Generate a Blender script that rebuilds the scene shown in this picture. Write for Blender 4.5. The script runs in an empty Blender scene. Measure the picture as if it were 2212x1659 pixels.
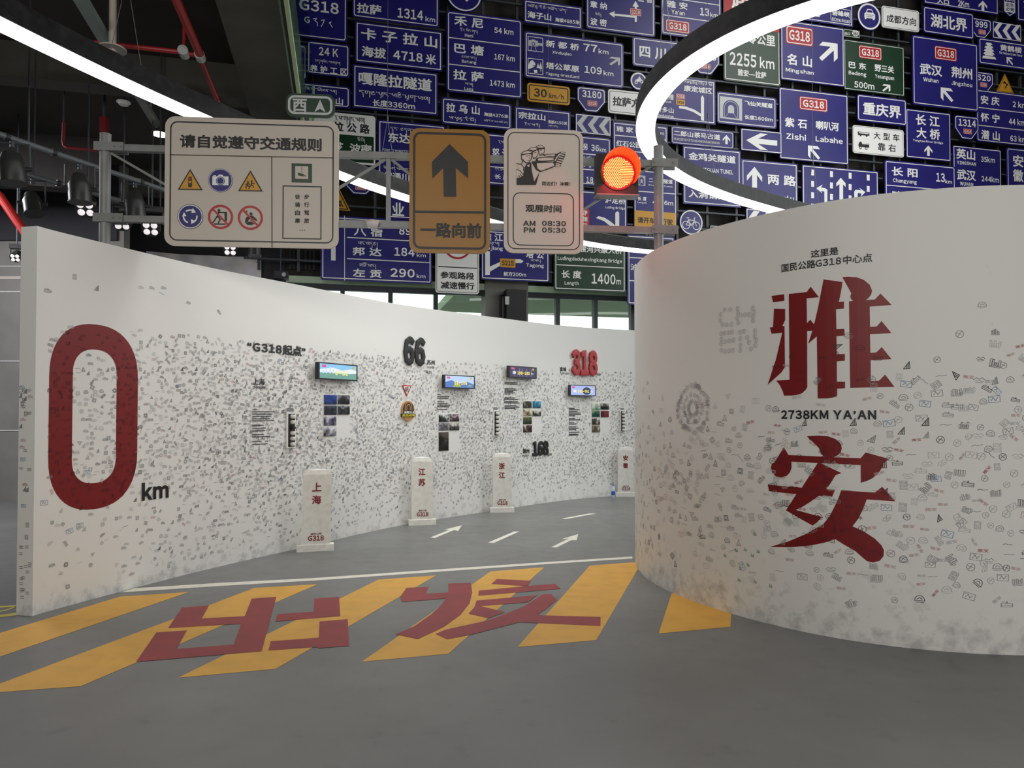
import bpy, bmesh, math, random
from mathutils import Vector, Matrix
from mathutils.geometry import tessellate_polygon

# ------------------------------------------------------------------ camera, world, lights, exposure
sc = bpy.context.scene
COL = sc.collection
W_PX, H_PX = 2212.0, 1659.0
F_PX = 1534.0
HC = 1.6
PITCH = math.radians(1.07)
CY = 888.0 - F_PX * math.tan(PITCH)

cam_data = bpy.data.cameras.new('camera')
cam_data.sensor_fit = 'HORIZONTAL'
cam_data.sensor_width = 36.0
cam_data.lens = F_PX / W_PX * 36.0
cam_data.shift_y = (CY - H_PX / 2) / W_PX
cam_data.clip_end = 200
cam = bpy.data.objects.new('camera', cam_data)
cam.location = (0, 0, HC)
cam.rotation_euler = (math.pi / 2 + PITCH, 0, 0)
COL.objects.link(cam)
sc.camera = cam

world = bpy.data.worlds.new('world')
sc.world = world
world.use_nodes = True
world.node_tree.nodes['Background'].inputs[0].default_value = (0.93, 1.0, 0.97, 1)
world.node_tree.nodes['Background'].inputs[1].default_value = 2.6

vs = sc.view_settings
vs.view_transform = 'Standard'
vs.look = 'None'
vs.gamma = 1.0
vs.use_curve_mapping = False
vs.exposure = -0.08
sc.cycles.max_bounces = 6
sc.cycles.diffuse_bounces = 4
sc.cycles.glossy_bounces = 3
sc.cycles.transparent_max_bounces = 8
sc.cycles.use_denoising = True
sc.cycles.caustics_reflective = False
sc.cycles.caustics_refractive = False
sc.cycles.sample_clamp_indirect = 4.0

def area_light(name, loc, target, size, size_y, power, color=(1, 1, 1), spread=math.pi):
    d = bpy.data.lights.new(name, 'AREA')
    d.shape = 'RECTANGLE'
    d.size, d.size_y = size, size_y
    d.energy = power
    d.color = color
    d.spread = spread
    o = bpy.data.objects.new(name, d)
    o.location = loc
    o.rotation_euler = (Vector(target) - Vector(loc)).to_track_quat('-Z', 'Y').to_euler()
    COL.objects.link(o)
    return o

# daylight falling in from the tall glazing on the right-hand side of the hall
area_light('daylight_right', (13.0, 10.0, 7.5), (-1.5, 10.5, 2.6), 9.0, 6.0, 780, (0.96, 1.0, 0.98))
# roof light over the right half of the double-height void
area_light('roof_light', (10.5, 11.5, 14.2), (10.0, 14.5, 5), 7.0, 6.0, 800, (1.0, 0.99, 0.97))
# added fill over the passage, brightens its floor and the left wall
area_light('passage_fill', (0.6, 8.6, 6.4), (0.4, 8.4, 0), 5.5, 4.0, 160, (1.0, 1.0, 0.97), math.radians(120))
# added fills behind the camera: gantry boards, and low right for the curved wall
area_light('hall_fill', (-1.5, -4.0, 4.6), (-0.8, 7.0, 3.0), 6.0, 1.4, 150, (1.0, 0.97, 0.90), math.radians(110))
area_light('low_right_fill', (6.5, -3.2, 1.9), (2.2, 5.2, 1.0), 3.4, 2.6, 200, (1.0, 0.98, 0.94))  # unseen added source, lets the curved wall shade off to its left
# added fill that lifts the dark bay under the gallery, far left
area_light('bay_fill', (-9.0, 8.6, 5.2), (-8.2, 10.0, 0), 2.5, 2.0, 270, (0.95, 0.94, 1.0))

# ------------------------------------------------------------------ materials
MATS = {}
def mat(name, col=(.8, .8, .8), rough=.5, metal=0.0, emit=None, estr=1.0, spec=.5):
    if name in MATS:
        return MATS[name]
    m = bpy.data.materials.new(name)
    m.use_nodes = True
    b = m.node_tree.nodes['Principled BSDF']
    b.inputs['Base Color'].default_value = (*col, 1)
    b.inputs['Roughness'].default_value = rough
    b.inputs['Metallic'].default_value = metal
    b.inputs['Specular IOR Level'].default_value = spec
    if emit:
        b.inputs['Emission Color'].default_value = (*emit, 1)
        b.inputs['Emission Strength'].default_value = estr
    MATS[name] = m
    return m

def noisy(name, c1, c2, scale=6.0, rough=.5, bump=0.0, detail=6, lo=.35, hi=.65, stretch=None, spec=.5):
    """base colour varied by object-space noise"""
    m = mat(name, c1, rough, spec=spec)
    nt = m.node_tree
    b = nt.nodes['Principled BSDF']
    tc = nt.nodes.new('ShaderNodeTexCoord')
    n = nt.nodes.new('ShaderNodeTexNoise')
    n.inputs['Scale'].default_value = scale
    n.inputs['Detail'].default_value = detail
    src = tc.outputs['Object']
    if stretch:
        mp = nt.nodes.new('ShaderNodeMapping')
        mp.inputs['Scale'].default_value = stretch
        nt.links.new(src, mp.inputs[0])
        src = mp.outputs[0]
    nt.links.new(src, n.inputs['Vector'])
    r = nt.nodes.new('ShaderNodeValToRGB')
    r.color_ramp.elements[0].position = lo
    r.color_ramp.elements[1].position = hi
    r.color_ramp.elements[0].color = (*c1, 1)
    r.color_ramp.elements[1].color = (*c2, 1)
    nt.links.new(n.outputs['Fac'], r.inputs[0])
    nt.links.new(r.outputs[0], b.inputs['Base Color'])
    if bump:
        bp = nt.nodes.new('ShaderNodeBump')
        bp.inputs['Strength'].default_value = bump
        bp.inputs['Distance'].default_value = .01
        nt.links.new(n.outputs['Fac'], bp.inputs['Height'])
        nt.links.new(bp.outputs[0], b.inputs['Normal'])
    return m

def srgb(r, g, b):
    f = lambda c: c / 12.92 if c <= .04045 else ((c + .055) / 1.055) ** 2.4
    return (f(r / 255), f(g / 255), f(b / 255))

M = {}
M['navy'] = noisy('navy_sheeting', srgb(30, 26, 108), srgb(34, 30, 118), 1.5, .42)
M['green'] = noisy('green_sheeting', srgb(14, 50, 28), srgb(18, 58, 34), 1.5, .42)
M['yellow'] = mat('yellow_sheeting', srgb(206, 150, 40), .45)
M['amber'] = mat('amber_sheeting', srgb(150, 103, 16), .45)
M['red'] = mat('red_sheeting', srgb(178, 30, 36), .45)
M['white'] = mat('white_sheeting', (.86, .86, .84), .45)
M['silver'] = mat('silver_sheeting', (.52, .54, .55), .4)
M['offwhite'] = mat('offwhite_board', srgb(200, 190, 180), .45)
M['black'] = mat('black_print', (.012, .012, .014), .5)
M['alu'] = mat('aluminium_back', (.3, .31, .33), .45, .8)
M['steel'] = noisy('grey_painted_steel', srgb(122, 124, 124), srgb(132, 134, 134), 8, .42)
M['darksteel'] = mat('dark_steel', srgb(62, 66, 72), .5, .2)
M['blackmetal'] = mat('black_metal', (.018, .018, .02), .45)
M['housing'] = noisy('lamp_housing_black', (.009, .009, .010), (.028, .028, .03), 9, .6, lo=.45, hi=.75, spec=.3)
M['lamp'] = mat('lamp_diffuser', (1, 1, 1), .5, emit=(1, 1, 1), estr=2.3)
M['redpaint'] = mat('red_pipe_paint', srgb(170, 40, 42), .45)
M['redletter'] = mat('red_letter_vinyl', srgb(122, 12, 18), .5)
M['red3d'] = mat('red_letter_acrylic', srgb(176, 50, 54), .45)
M['darkceil'] = noisy('dark_ceiling_paint', srgb(44, 42, 40), srgb(54, 51, 47), 1.2, .8)
M['beam'] = noisy('grey_beam_paint', srgb(66, 66, 62), srgb(76, 75, 70), 2, .8)
M['darkwall'] = noisy('dark_wall_paint', srgb(44, 45, 50), srgb(52, 52, 56), 1.2, .8)
M['brownwall'] = noisy('dark_backing_panel', srgb(30, 27, 26), srgb(42, 37, 34), .7, .7)
M['greywall'] = noisy('grey_wall_panel', srgb(128, 126, 122), srgb(138, 136, 131), 2, .7)
M['stone'] = noisy('painted_stone', srgb(222, 219, 211), srgb(236, 234, 228), 14, .75, bump=.15, lo=.3, hi=.6)
M['stonered'] = mat('stone_red_paint', srgb(128, 22, 26), .6)
M['floorwhite'] = noisy('white_road_paint', srgb(232, 230, 216), srgb(214, 212, 200), 12, .5, lo=.5, hi=.75)
M['flooryellow'] = noisy('yellow_road_paint', srgb(224, 170, 66), srgb(206, 154, 58), 5, .5, lo=.45, hi=.8)
M['floorred'] = noisy('red_road_paint', srgb(150, 48, 50), srgb(136, 42, 46), 4, .5)
M['fabric'] = noisy('white_fabric', srgb(214, 210, 222), srgb(236, 228, 226), 3, .8)

def floor_material():
    m = mat('grey_epoxy_floor', srgb(118, 118, 116), .33)
    nt = m.node_tree
    b = nt.nodes['Principled BSDF']
    tc = nt.nodes.new('ShaderNodeTexCoord')
    n1 = nt.nodes.new('ShaderNodeTexNoise'); n1.inputs['Scale'].default_value = .9; n1.inputs['Detail'].default_value = 8
    n2 = nt.nodes.new('ShaderNodeTexNoise'); n2.inputs['Scale'].default_value = 5.5; n2.inputs['Detail'].default_value = 10
    for n in (n1, n2):
        nt.links.new(tc.outputs['Object'], n.inputs['Vector'])
    r = nt.nodes.new('ShaderNodeValToRGB')
    r.color_ramp.elements[0].position = .35; r.color_ramp.elements[1].position = .68
    r.color_ramp.elements[0].color = (*srgb(112, 113, 112), 1)
    r.color_ramp.elements[1].color = (*srgb(124, 125, 124), 1)
    nt.links.new(n1.outputs['Fac'], r.inputs[0])
    r2 = nt.nodes.new('ShaderNodeValToRGB')
    r2.color_ramp.elements[0].position = .62; r2.color_ramp.elements[1].position = .74
    r2.color_ramp.elements[0].color = (1, 1, 1, 1); r2.color_ramp.elements[1].color = (.86, .86, .86, 1)
    nt.links.new(n2.outputs['Fac'], r2.inputs[0])
    mx = nt.nodes.new('ShaderNodeMix'); mx.data_type = 'RGBA'; mx.blend_type = 'MULTIPLY'
    mx.inputs[0].default_value = 1
    nt.links.new(r.outputs[0], mx.inputs[6]); nt.links.new(r2.outputs[0], mx.inputs[7])
    nt.links.new(mx.outputs[2], b.inputs['Base Color'])
    mr = nt.nodes.new('ShaderNodeMapRange')
    mr.inputs[3].default_value = .3; mr.inputs[4].default_value = .48
    nt.links.new(n2.outputs['Fac'], mr.inputs[0]); nt.links.new(mr.outputs[0], b.inputs['Roughness'])
    return m
M['floor'] = floor_material()

def wallpaint(name, base, scuff_z):
    """matt white emulsion; scuffs and grime with shapes of their own along the foot"""
    m = mat(name, base, .7)
    nt = m.node_tree
    b = nt.nodes['Principled BSDF']
    tc = nt.nodes.new('ShaderNodeTexCoord')
    n1 = nt.nodes.new('ShaderNodeTexNoise'); n1.inputs['Scale'].default_value = 9; n1.inputs['Detail'].default_value = 9
    n1.inputs['Roughness'].default_value = .65
    nt.links.new(tc.outputs['Object'], n1.inputs['Vector'])
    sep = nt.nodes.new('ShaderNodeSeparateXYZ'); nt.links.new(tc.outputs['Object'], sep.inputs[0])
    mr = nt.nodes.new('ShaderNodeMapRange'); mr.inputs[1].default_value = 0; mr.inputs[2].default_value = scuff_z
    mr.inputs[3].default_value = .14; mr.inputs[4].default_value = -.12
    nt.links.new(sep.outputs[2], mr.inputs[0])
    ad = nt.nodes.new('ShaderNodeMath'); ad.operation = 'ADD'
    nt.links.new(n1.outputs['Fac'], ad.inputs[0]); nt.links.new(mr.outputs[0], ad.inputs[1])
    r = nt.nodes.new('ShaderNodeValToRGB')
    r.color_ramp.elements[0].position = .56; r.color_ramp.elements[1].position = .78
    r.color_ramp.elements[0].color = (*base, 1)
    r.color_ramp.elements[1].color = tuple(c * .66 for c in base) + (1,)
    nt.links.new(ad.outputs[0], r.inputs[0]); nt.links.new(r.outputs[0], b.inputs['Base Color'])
    return m
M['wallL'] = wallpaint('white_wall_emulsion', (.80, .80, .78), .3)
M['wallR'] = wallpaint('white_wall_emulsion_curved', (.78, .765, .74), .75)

def glass_material(name, tint):
    m = bpy.data.materials.new(name); m.use_nodes = True
    nt = m.node_tree; nt.nodes.remove(nt.nodes['Principled BSDF'])
    out = nt.nodes['Material Output']
    t = nt.nodes.new('ShaderNodeBsdfTransparent'); t.inputs[0].default_value = (*tint, 1)
    g = nt.nodes.new('ShaderNodeBsdfGlossy'); g.inputs['Roughness'].default_value = .03
    mx = nt.nodes.new('ShaderNodeMixShader'); mx.inputs[0].default_value = .07
    nt.links.new(t.outputs[0], mx.inputs[1]); nt.links.new(g.outputs[0], mx.inputs[2])
    nt.links.new(mx.outputs[0], out.inputs[0])
    return m
M['glass'] = glass_material('window_glass', (.90, .97, .92))
M['railglass'] = glass_material('railing_glass', (.78, .88, .82))

# ------------------------------------------------------------------ pixel rays
def ray(px, py):
    dx = (px - W_PX / 2) / F_PX
    dz = (CY - py) / F_PX
    c, s = math.cos(PITCH), math.sin(PITCH)
    return Vector((dx, c - dz * s, s + dz * c))
CAMP = Vector((0, 0, HC))
def at_z(px, py, z):
    d = ray(px, py)
    return CAMP + d * ((z - HC) / d.z)
def at_y(px, py, y):
    d = ray(px, py)
    return CAMP + d * (y / d.y)
def project(p):
    q = p - CAMP
    c, s = math.cos(PITCH), math.sin(PITCH)
    depth = q.y * c + q.z * s
    up = -q.y * s + q.z * c
    return W_PX / 2 + F_PX * q.x / depth, CY - F_PX * up / depth

# ------------------------------------------------------------------ mesh builder
class MB:
    def __init__(self):
        self.v, self.f, self.m = [], [], []
    def add(self, verts, faces, mi=0):
        k = len(self.v)
        self.v.extend(Vector(p) for p in verts)
        for f in faces:
            self.f.append([i + k for i in f]); self.m.append(mi)
    def quad(self, a, b, c, d, mi=0):
        self.add([a, b, c, d], [(0, 1, 2, 3)], mi)
    def box(self, c, ax, ay, az, mi=0):
        """c centre; ax, ay, az half-axis vectors"""
        c, ax, ay, az = Vector(c), Vector(ax), Vector(ay), Vector(az)
        P = [c + ax * i + ay * j + az * k for k in (-1, 1) for j in (-1, 1) for i in (-1, 1)]
        self.add(P, [(0, 2, 3, 1), (4, 5, 7, 6), (0, 1, 5, 4), (2, 6, 7, 3), (0, 4, 6, 2), (1, 3, 7, 5)], mi)
    def bar(self, a, b, w, h, up=(0, 0, 1), mi=0):
        a, b = Vector(a), Vector(b)
        d = (b - a); L = d.length; d.normalize()
        s = d.cross(Vector(up)); s.normalize(); u = s.cross(d)
        self.box((a + b) / 2, d * L / 2, s * w / 2, u * h / 2, mi)
    def tube(self, path, r, n=10, mi=0, cap=True):
        path = [Vector(p) for p in path]
        rs = r if isinstance(r, (list, tuple)) else [r] * len(path)
        k = len(self.v)
        prev = None
        for i, p in enumerate(path):
            d = (path[min(i + 1, len(path) - 1)] - path[max(i - 1, 0)]).normalized()
            if prev is None:
                s = d.cross(Vector((0, 0, 1)))
                if s.length < 1e-3: s = d.cross(Vector((0, 1, 0)))
            else:
                s = prev - d * prev.dot(d)
            s.normalize(); prev = s
            u = d.cross(s)
            for j in range(n):
                t = 2 * math.pi * j / n
                self.v.append(p + s * math.cos(t) * rs[i] + u * math.sin(t) * rs[i])
        for i in range(len(path) - 1):
            for j in range(n):
                a = k + i * n + j; b = k + i * n + (j + 1) % n
                self.f.append([a, b, b + n, a + n]); self.m.append(mi)
        if cap:
            self.f.append([k + j for j in range(n)][::-1]); self.m.append(mi)
            e = k + (len(path) - 1) * n
            self.f.append([e + j for j in range(n)]); self.m.append(mi)
    def cyl(self, a, b, r, n=16, mi=0, r2=None):
        self.tube([a, b], [r, r if r2 is None else r2], n, mi)
    def prism(self, pts, fr, n0, n1, mi=0):
        """closed 2D outline (u,v) on frame, from depth n0 (back) to n1 (front)"""
        tri = tess([pts])
        k = len(pts)
        V = [fr.p(u, v, n1) for u, v in pts] + [fr.p(u, v, n0) for u, v in pts]
        F = [tuple(t) for t in tri] + [tuple(i + k for i in t[::-1]) for t in tri]
        F += [(i, i + k, (i + 1) % k + k, (i + 1) % k) for i in range(k)]
        self.add(V, F, mi)
    def flat(self, loops, fr, n, mi=0):
        pts = [q for l in loops for q in l]
        self.add([fr.p(u, v, n) for u, v in pts], [tuple(t) for t in tess(loops)], mi)
    def build(self, name, mats, parent=None, smooth=False, origin=None):
        if not isinstance(mats, (list, tuple)): mats = [mats]
        o0 = Vector(origin) if origin is not None else Vector((0, 0, 0))
        me = bpy.data.meshes.new(name)
        base = o0 + (WORLD_LOC(parent) if parent is not None else Vector((0, 0, 0)))
        me.from_pydata([tuple(p - base) for p in self.v], [], self.f)
        for m in mats: me.materials.append(m)
        if len(mats) > 1:
            me.polygons.foreach_set('material_index', self.m)
        if smooth:
            me.polygons.foreach_set('use_smooth', [True] * len(me.polygons))
            me.update()
        me.update()
        o = bpy.data.objects.new(name, me)
        COL.objects.link(o)
        o.location = o0
        if parent is not None: o.parent = parent
        return o

def smooth_angle(o, deg=40):
    bm = bmesh.new(); bm.from_mesh(o.data)
    bmesh.ops.recalc_face_normals(bm, faces=bm.faces)
    for e in bm.edges:
        e.smooth = len(e.link_faces) == 2 and e.calc_face_angle(0) < math.radians(deg)
    for f in bm.faces: f.smooth = True
    bm.to_mesh(o.data); bm.free()

def WORLD_LOC(o):
    p = Vector((0, 0, 0))
    while o is not None:
        p = p + Vector(o.location); o = o.parent
    return p

def tess(loops):
    return tessellate_polygon([[Vector((u, v, 0)) for u, v in l] for l in loops])

def tag(o, label=None, cat=None, group=None, kind=None):
    if label: o['label'] = label
    if cat: o['category'] = cat
    if group: o['group'] = group
    if kind: o['kind'] = kind
    return o

def empty(name, loc, label=None, cat=None, group=None, kind=None):
    o = bpy.data.objects.new(name, None)
    o.location = loc
    o.empty_display_size = .1
    COL.objects.link(o)
    return tag(o, label, cat, group, kind)

class Frame:
    """vertical plane: U along it, V up, N towards the viewer"""
    def __init__(self, O, U, V=(0, 0, 1)):
        self.O, self.U, self.V = Vector(O), Vector(U).normalized(), Vector(V).normalized()
        self.N = self.U.cross(self.V) if False else Vector((self.U.y, -self.U.x, 0)) if abs(self.V.z) > .99 else self.U.cross(self.V)
        self.N.normalize()
    def p(self, u, v, n=0.0):
        return self.O + self.U * u + self.V * v + self.N * n
    def px(self, px, py):
        d = ray(px, py)
        t = (self.O - CAMP).dot(self.N) / d.dot(self.N)
        q = CAMP + d * t - self.O
        return q.dot(self.U), q.dot(self.V)
    def off(self, n):
        return Frame(self.O + self.N * n, self.U, self.V)
    def box(self, x0, y0, x1, y1):
        """image box: x0,x1 sides, y0,y1 top and bottom measured at the left side"""
        u0, v1 = self.px(x0, y0)
        v0 = self.px(x0, y1)[1]
        u1 = self.px(x1, y0)[0]
        return u0, v0, u1, v1

def rrect(u0, v0, u1, v1, r, n=5):
    r = min(r, (u1 - u0) / 2, (v1 - v0) / 2)
    pts = []
    for cx, cy, a in ((u1 - r, v1 - r, 0), (u0 + r, v1 - r, 90), (u0 + r, v0 + r, 180), (u1 - r, v0 + r, 270)):
        for i in range(n + 1):
            t = math.radians(a + 90 * i / n)
            pts.append((cx + r * math.cos(t), cy + r * math.sin(t)))
    return pts

def circle(cx, cy, rx, ry=None, n=32, a0=0, a1=360):
    ry = rx if ry is None else ry
    full = abs(a1 - a0) >= 360
    k = n if full else n + 1
    return [(cx + rx * math.cos(math.radians(a0 + (a1 - a0) * i / n)), cy + ry * math.sin(math.radians(a0 + (a1 - a0) * i / n))) for i in range(k)]

# ------------------------------------------------------------------ lettering
GL = {}
def glyph(ch, bold):
    key = (ch, bold)
    if key in GL: return GL[key]
    c = bpy.data.curves.new('glyph', 'FONT')
    o = ord(ch)
    c.body = chr(o + 0xFEE0) if 33 <= o <= 126 else ch
    c.size = 1.0
    c.resolution_u = 2
    c.bevel_depth = bold
    c.bevel_resolution = 0
    ob = bpy.data.objects.new('glyph', c)
    me = bpy.data.meshes.new_from_object(ob)
    V = [tuple(v.co) for v in me.vertices]
    Fs = [tuple(p.vertices) for p in me.polygons]
    if bold:
        keep = []
        for f in Fs:
            if sum(V[i][2] for i in f) / len(f) > 1e-5: keep.append(f)
        used = sorted({i for f in keep for i in f}); mp = {i: k for k, i in enumerate(used)}
        V = [V[i] for i in used]; Fs = [tuple(mp[i] for i in f) for f in keep]
        V = [(x, y, z / bold) for x, y, z in V]
    bpy.data.objects.remove(ob); bpy.data.curves.remove(c); bpy.data.meshes.remove(me)
    x0 = min((v[0] for v in V), default=0); x1 = max((v[0] for v in V), default=0)
    GL[key] = (V, Fs, x0, x1)
    return GL[key]

def text2d(s, bold=.022, track=.09):
    """(verts with z in 0..1, faces) of a laid-out line, latin characters set tight"""
    X, V, Fs = 0.0, [], []
    for ch in s:
        if ch == ' ': X += .32; continue
        if ch == '\u3000': X += 1.0; continue
        gv, gf, x0, x1 = glyph(ch, bold)
        k = len(V)
        if ord(ch) < 0x2100:
            V += [(x - x0 + X, y, z) for x, y, z in gv]; X += (x1 - x0) + track
        else:
            V += [(x + X, y, z) for x, y, z in gv]; X += 1.0
        Fs += [tuple(i + k for i in f) for f in gf]
    return V, Fs

def fit(V, u0, v0, u1, v1):
    xs = [p[0] for p in V]; ys = [p[1] for p in V]
    a, b, c, d = min(xs), max(xs), min(ys), max(ys)
    sx = (u1 - u0) / max(b - a, 1e-6); sy = (v1 - v0) / max(d - c, 1e-6)
    return [(u0 + (p[0] - a) * sx, v0 + (p[1] - c) * sy, p[2] if len(p) > 2 else 0) for p in V]

# Tibetan script drawn stroke by stroke
TIB = {
 'ད': [[(0, 1), (.5, 1)], [(.1, 1), (.05, .72), (.28, .72), (.45, .45), (.47, -.35)]],
 'ག': [[(0, 1), (.6, 1)], [(.1, 1), (.03, .6), (.2, .42), (.32, .62), (.32, 1)], [(.55, 1), (.55, -.3)]],
 'འ': [[(.02, .72), (.2, 1), (.38, 1), (.2, .66), (.05, .42), (.3, .3), (.5, .5)], [(.38, 1), (.38, .8)]],
 'ལ': [[(0, .85), (.12, 1), (.2, .55), (.36, .5), (.42, 1), (.55, 1)], [(.55, 1), (.55, .3)]],
 'ང': [[(0, 1), (.45, 1)], [(.06, 1), (.05, .74), (.3, .68), (.36, .45), (.52, .3)]],
 'མ': [[(0, .9), (.2, 1), (.08, .5), (.28, .45), (.5, .9)], [(.55, 1), (.5, .65), (.58, .3)], [(.2, 1), (.55, 1)]],
 'ཕ': [[(0, 1), (.1, 1), (.1, .35), (.48, .35), (.48, 1)], [(.1, .68), (.3, .68)]],
 'ར': [[(0, 1), (.45, 1)], [(.08, 1), (.3, .7), (.2, .55), (.45, .25)]],
 'བ': [[(0, 1), (.52, 1)], [(.06, 1), (.06, .38), (.48, .38), (.48, 1)]],
 'ས': [[(0, 1), (.12, 1), (.12, .5), (.36, .5), (.36, 1)], [(.36, .72), (.58, .3)], [(.55, 1), (.55, .3)]],
 'ན': [[(0, 1), (.5, 1)], [(.08, .7), (.3, .6), (.12, .42)], [(.42, 1), (.46, .4), (.5, -.25)]],
 'ཁ': [[(0, 1), (.1, .85), (.08, .42), (.32, .45), (.32, 1)], [(.32, 1), (.55, 1), (.55, .3)]],
 'ཚ': [[(0, 1), (.55, 1)], [(.05, .8), (.3, .55), (.05, .4), (.4, .3)], [(.5, 1), (.45, .5)], [(.5, 1.1), (.6, 1.3)]],
 'ཏ': [[(0, 1), (.5, 1)], [(.2, 1), (.08, .7), (.4, .6), (.2, .3), (.48, .25)]],
 'ཐ': [[(0, 1), (.12, .9), (.1, .4), (.46, .4), (.46, 1), (.2, .75)]],
}
VOW = {'i': [[(.05, 1.12), (.22, 1.4), (.42, 1.15)]], 'u': [[(.3, .3), (.48, .12), (.25, -.15)]], 'o': [[(.02, 1.38), (.22, 1.12), (.44, 1.38)]], }
VOW['ི'], VOW['ུ'], VOW['ོ'] = VOW['i'], VOW['u'], VOW['o']
TIB['ཞ'], TIB['ཀ'], TIB['པ'], TIB['ཅ'], TIB['ཆ'], TIB['ཧ'], TIB['ཡ'] = TIB['ཁ'], TIB['ག'], TIB['བ'], TIB['ཏ'], TIB['ཚ'], TIB['ཏ'], TIB['ཕ']
def tib2d(s, w=.085):
    V, Fs, X, last = [], [], 0.0, 0.0
    for ch in s:
        if ch == ' ': X += .3; continue
        if ch == '་': st, adv, ox = [[(0, 1), (.07, .9)]], .22, X
        elif ch == '།': st, adv, ox = [[(.08, 1.02), (.08, -.3)]], .3, X
        elif ch in VOW: st, adv, ox = VOW[ch], 0, last
        elif ch in TIB: st, adv, ox = TIB[ch], .66, X; last = X
        else: continue
        for pl in st:
            a, b = strokes([[(x + ox, y) for x, y in pl]], w)
            k = len(V); V += a; Fs += [tuple(i + k for i in f) for f in b]
        X += adv
    return V, Fs

def strokes(lines, w, close=False):
    V, Fs = [], []
    for pl in lines:
        seg = list(zip(pl, pl[1:])) + ([(pl[-1], pl[0])] if close else [])
        for (x0, y0), (x1, y1) in seg:
            dx, dy = x1 - x0, y1 - y0
            L = math.hypot(dx, dy) or 1e-6
            tx, ty = dx / L * w / 2, dy / L * w / 2
            k = len(V)
            V += [(x0 - tx + ty, y0 - ty - tx), (x1 + tx + ty, y1 + ty - tx), (x1 + tx - ty, y1 + ty + tx), (x0 - tx - ty, y0 - ty + tx)]
            Fs.append((k, k + 1, k + 2, k + 3))
    return V, Fs

# ------------------------------------------------------------------ curved partitions
def smooth_path(pts, step, win, rounds=3):
    pts = [Vector((p[0], p[1])) for p in pts]
    def resample(q, st):
        cum = [0.0]
        for a, b in zip(q, q[1:]): cum.append(cum[-1] + (b - a).length)
        n = max(2, int(round(cum[-1] / st)))
        out, j = [], 0
        for i in range(n + 1):
            t = cum[-1] * i / n
            while j < len(q) - 2 and cum[j + 1] < t: j += 1
            out.append(q[j].lerp(q[j + 1], (t - cum[j]) / max(cum[j + 1] - cum[j], 1e-9)))
        return out
    q = resample(pts, step)
    for _ in range(rounds):
        k = win
        s = []
        for i in range(len(q)):
            h = min(k, i, len(q) - 1 - i)
            s.append(sum((q[j] for j in range(i - h, i + h + 1)), Vector((0, 0))) / (2 * h + 1))
        q = s
    return resample(q, step)

class CurveWall:
    def __init__(self, pts):
        self.P = pts
        self.S = [0.0]
        for a, b in zip(pts, pts[1:]): self.S.append(self.S[-1] + (b - a).length)
        self.N = []
        for i in range(len(pts)):
            d = (pts[min(i + 1, len(pts) - 1)] - pts[max(i - 1, 0)]).normalized()
            self.N.append(Vector((d.y, -d.x)))
        self.L = self.S[-1]
    def idx(self, s):
        import bisect
        i = min(max(bisect.bisect_right(self.S, s) - 1, 0), len(self.P) - 2)
        t = (s - self.S[i]) / (self.S[i + 1] - self.S[i])
        return i, t
    def p(self, s, z, n=0.0):
        i, t = self.idx(s)
        q = self.P[i].lerp(self.P[i + 1], t)
        m = self.N[i].lerp(self.N[i + 1], t).normalized()
        return Vector((q.x + m.x * n, q.y + m.y * n, z))
    def tangent(self, s):
        i, _ = self.idx(s)
        d = (self.P[i + 1] - self.P[i]).normalized()
        return Vector((d.x, d.y, 0))
    def px(self, px, py):
        d = ray(px, py)
        best = None
        for i in range(len(self.P) - 1):
            a, b = self.P[i], self.P[i + 1]
            ex, ey = b.x - a.x, b.y - a.y
            den = d.x * ey - d.y * ex
            if abs(den) < 1e-9: continue
            t = (a.x * ey - a.y * ex) / den
            w = (a.x * d.y - a.y * d.x) / den
            if t > .2 and -1e-6 <= w <= 1 + 1e-6:
                if best is None or t < best[0]: best = (t, self.S[i] + w * (self.S[i + 1] - self.S[i]))
        if best is None:
            return None
        return best[1], HC + d.z * best[0]
    def box(self, x0, y0, x1, y1):
        s0, z1 = self.px(x0, y0); z0 = self.px(x0, y1)[1]; s1 = self.px(x1, y0)[0]
        return s0, z0, s1, z1
    def decal(self, mb, V, Fs, n, mi=0, zt=0.0, cut=.05):
        """lay a flat (s,z) mesh on the surface, cut so that it follows the bend"""
        bm = bmesh.new()
        bv = [bm.verts.new((p[0], p[1], (p[2] if len(p) > 2 else 0) * zt)) for p in V]
        for f in Fs:
            try: bm.faces.new([bv[i] for i in f])
            except ValueError: pass
        s0 = min(p[0] for p in V); s1 = max(p[0] for p in V)
        k = math.floor(s0 / cut) + 1
        while k * cut < s1:
            bmesh.ops.bisect_plane(bm, geom=bm.verts[:] + bm.edges[:] + bm.faces[:], plane_co=(k * cut, 0, 0), plane_no=(1, 0, 0), dist=1e-6)
            k += 1
        bm.verts.index_update()
        mb.add([self.p(v.co.x, v.co.y, n + v.co.z) for v in bm.verts], [[v.index for v in f.verts] for f in bm.faces], mi)
        bm.free()
    def frame(self, s):
        q = self.p(s, 0)
        return Frame(q, self.tangent(s))
# ------------------------------------------------------------------ the hall
U = Vector((4.17, 1, 0)).normalized()          # along the sign wall
V_ = Vector((-U.y, U.x, 0))                    # into the hall
G0 = lambda px, py: at_z(px, py, 0)

# floor
mb = MB()
mb.box((0, 11, -.1), (19, 0, 0), (0, 19, 0), (0, 0, .1))
floor = mb.build('floor', M['floor']); tag(floor, kind='structure')

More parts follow.
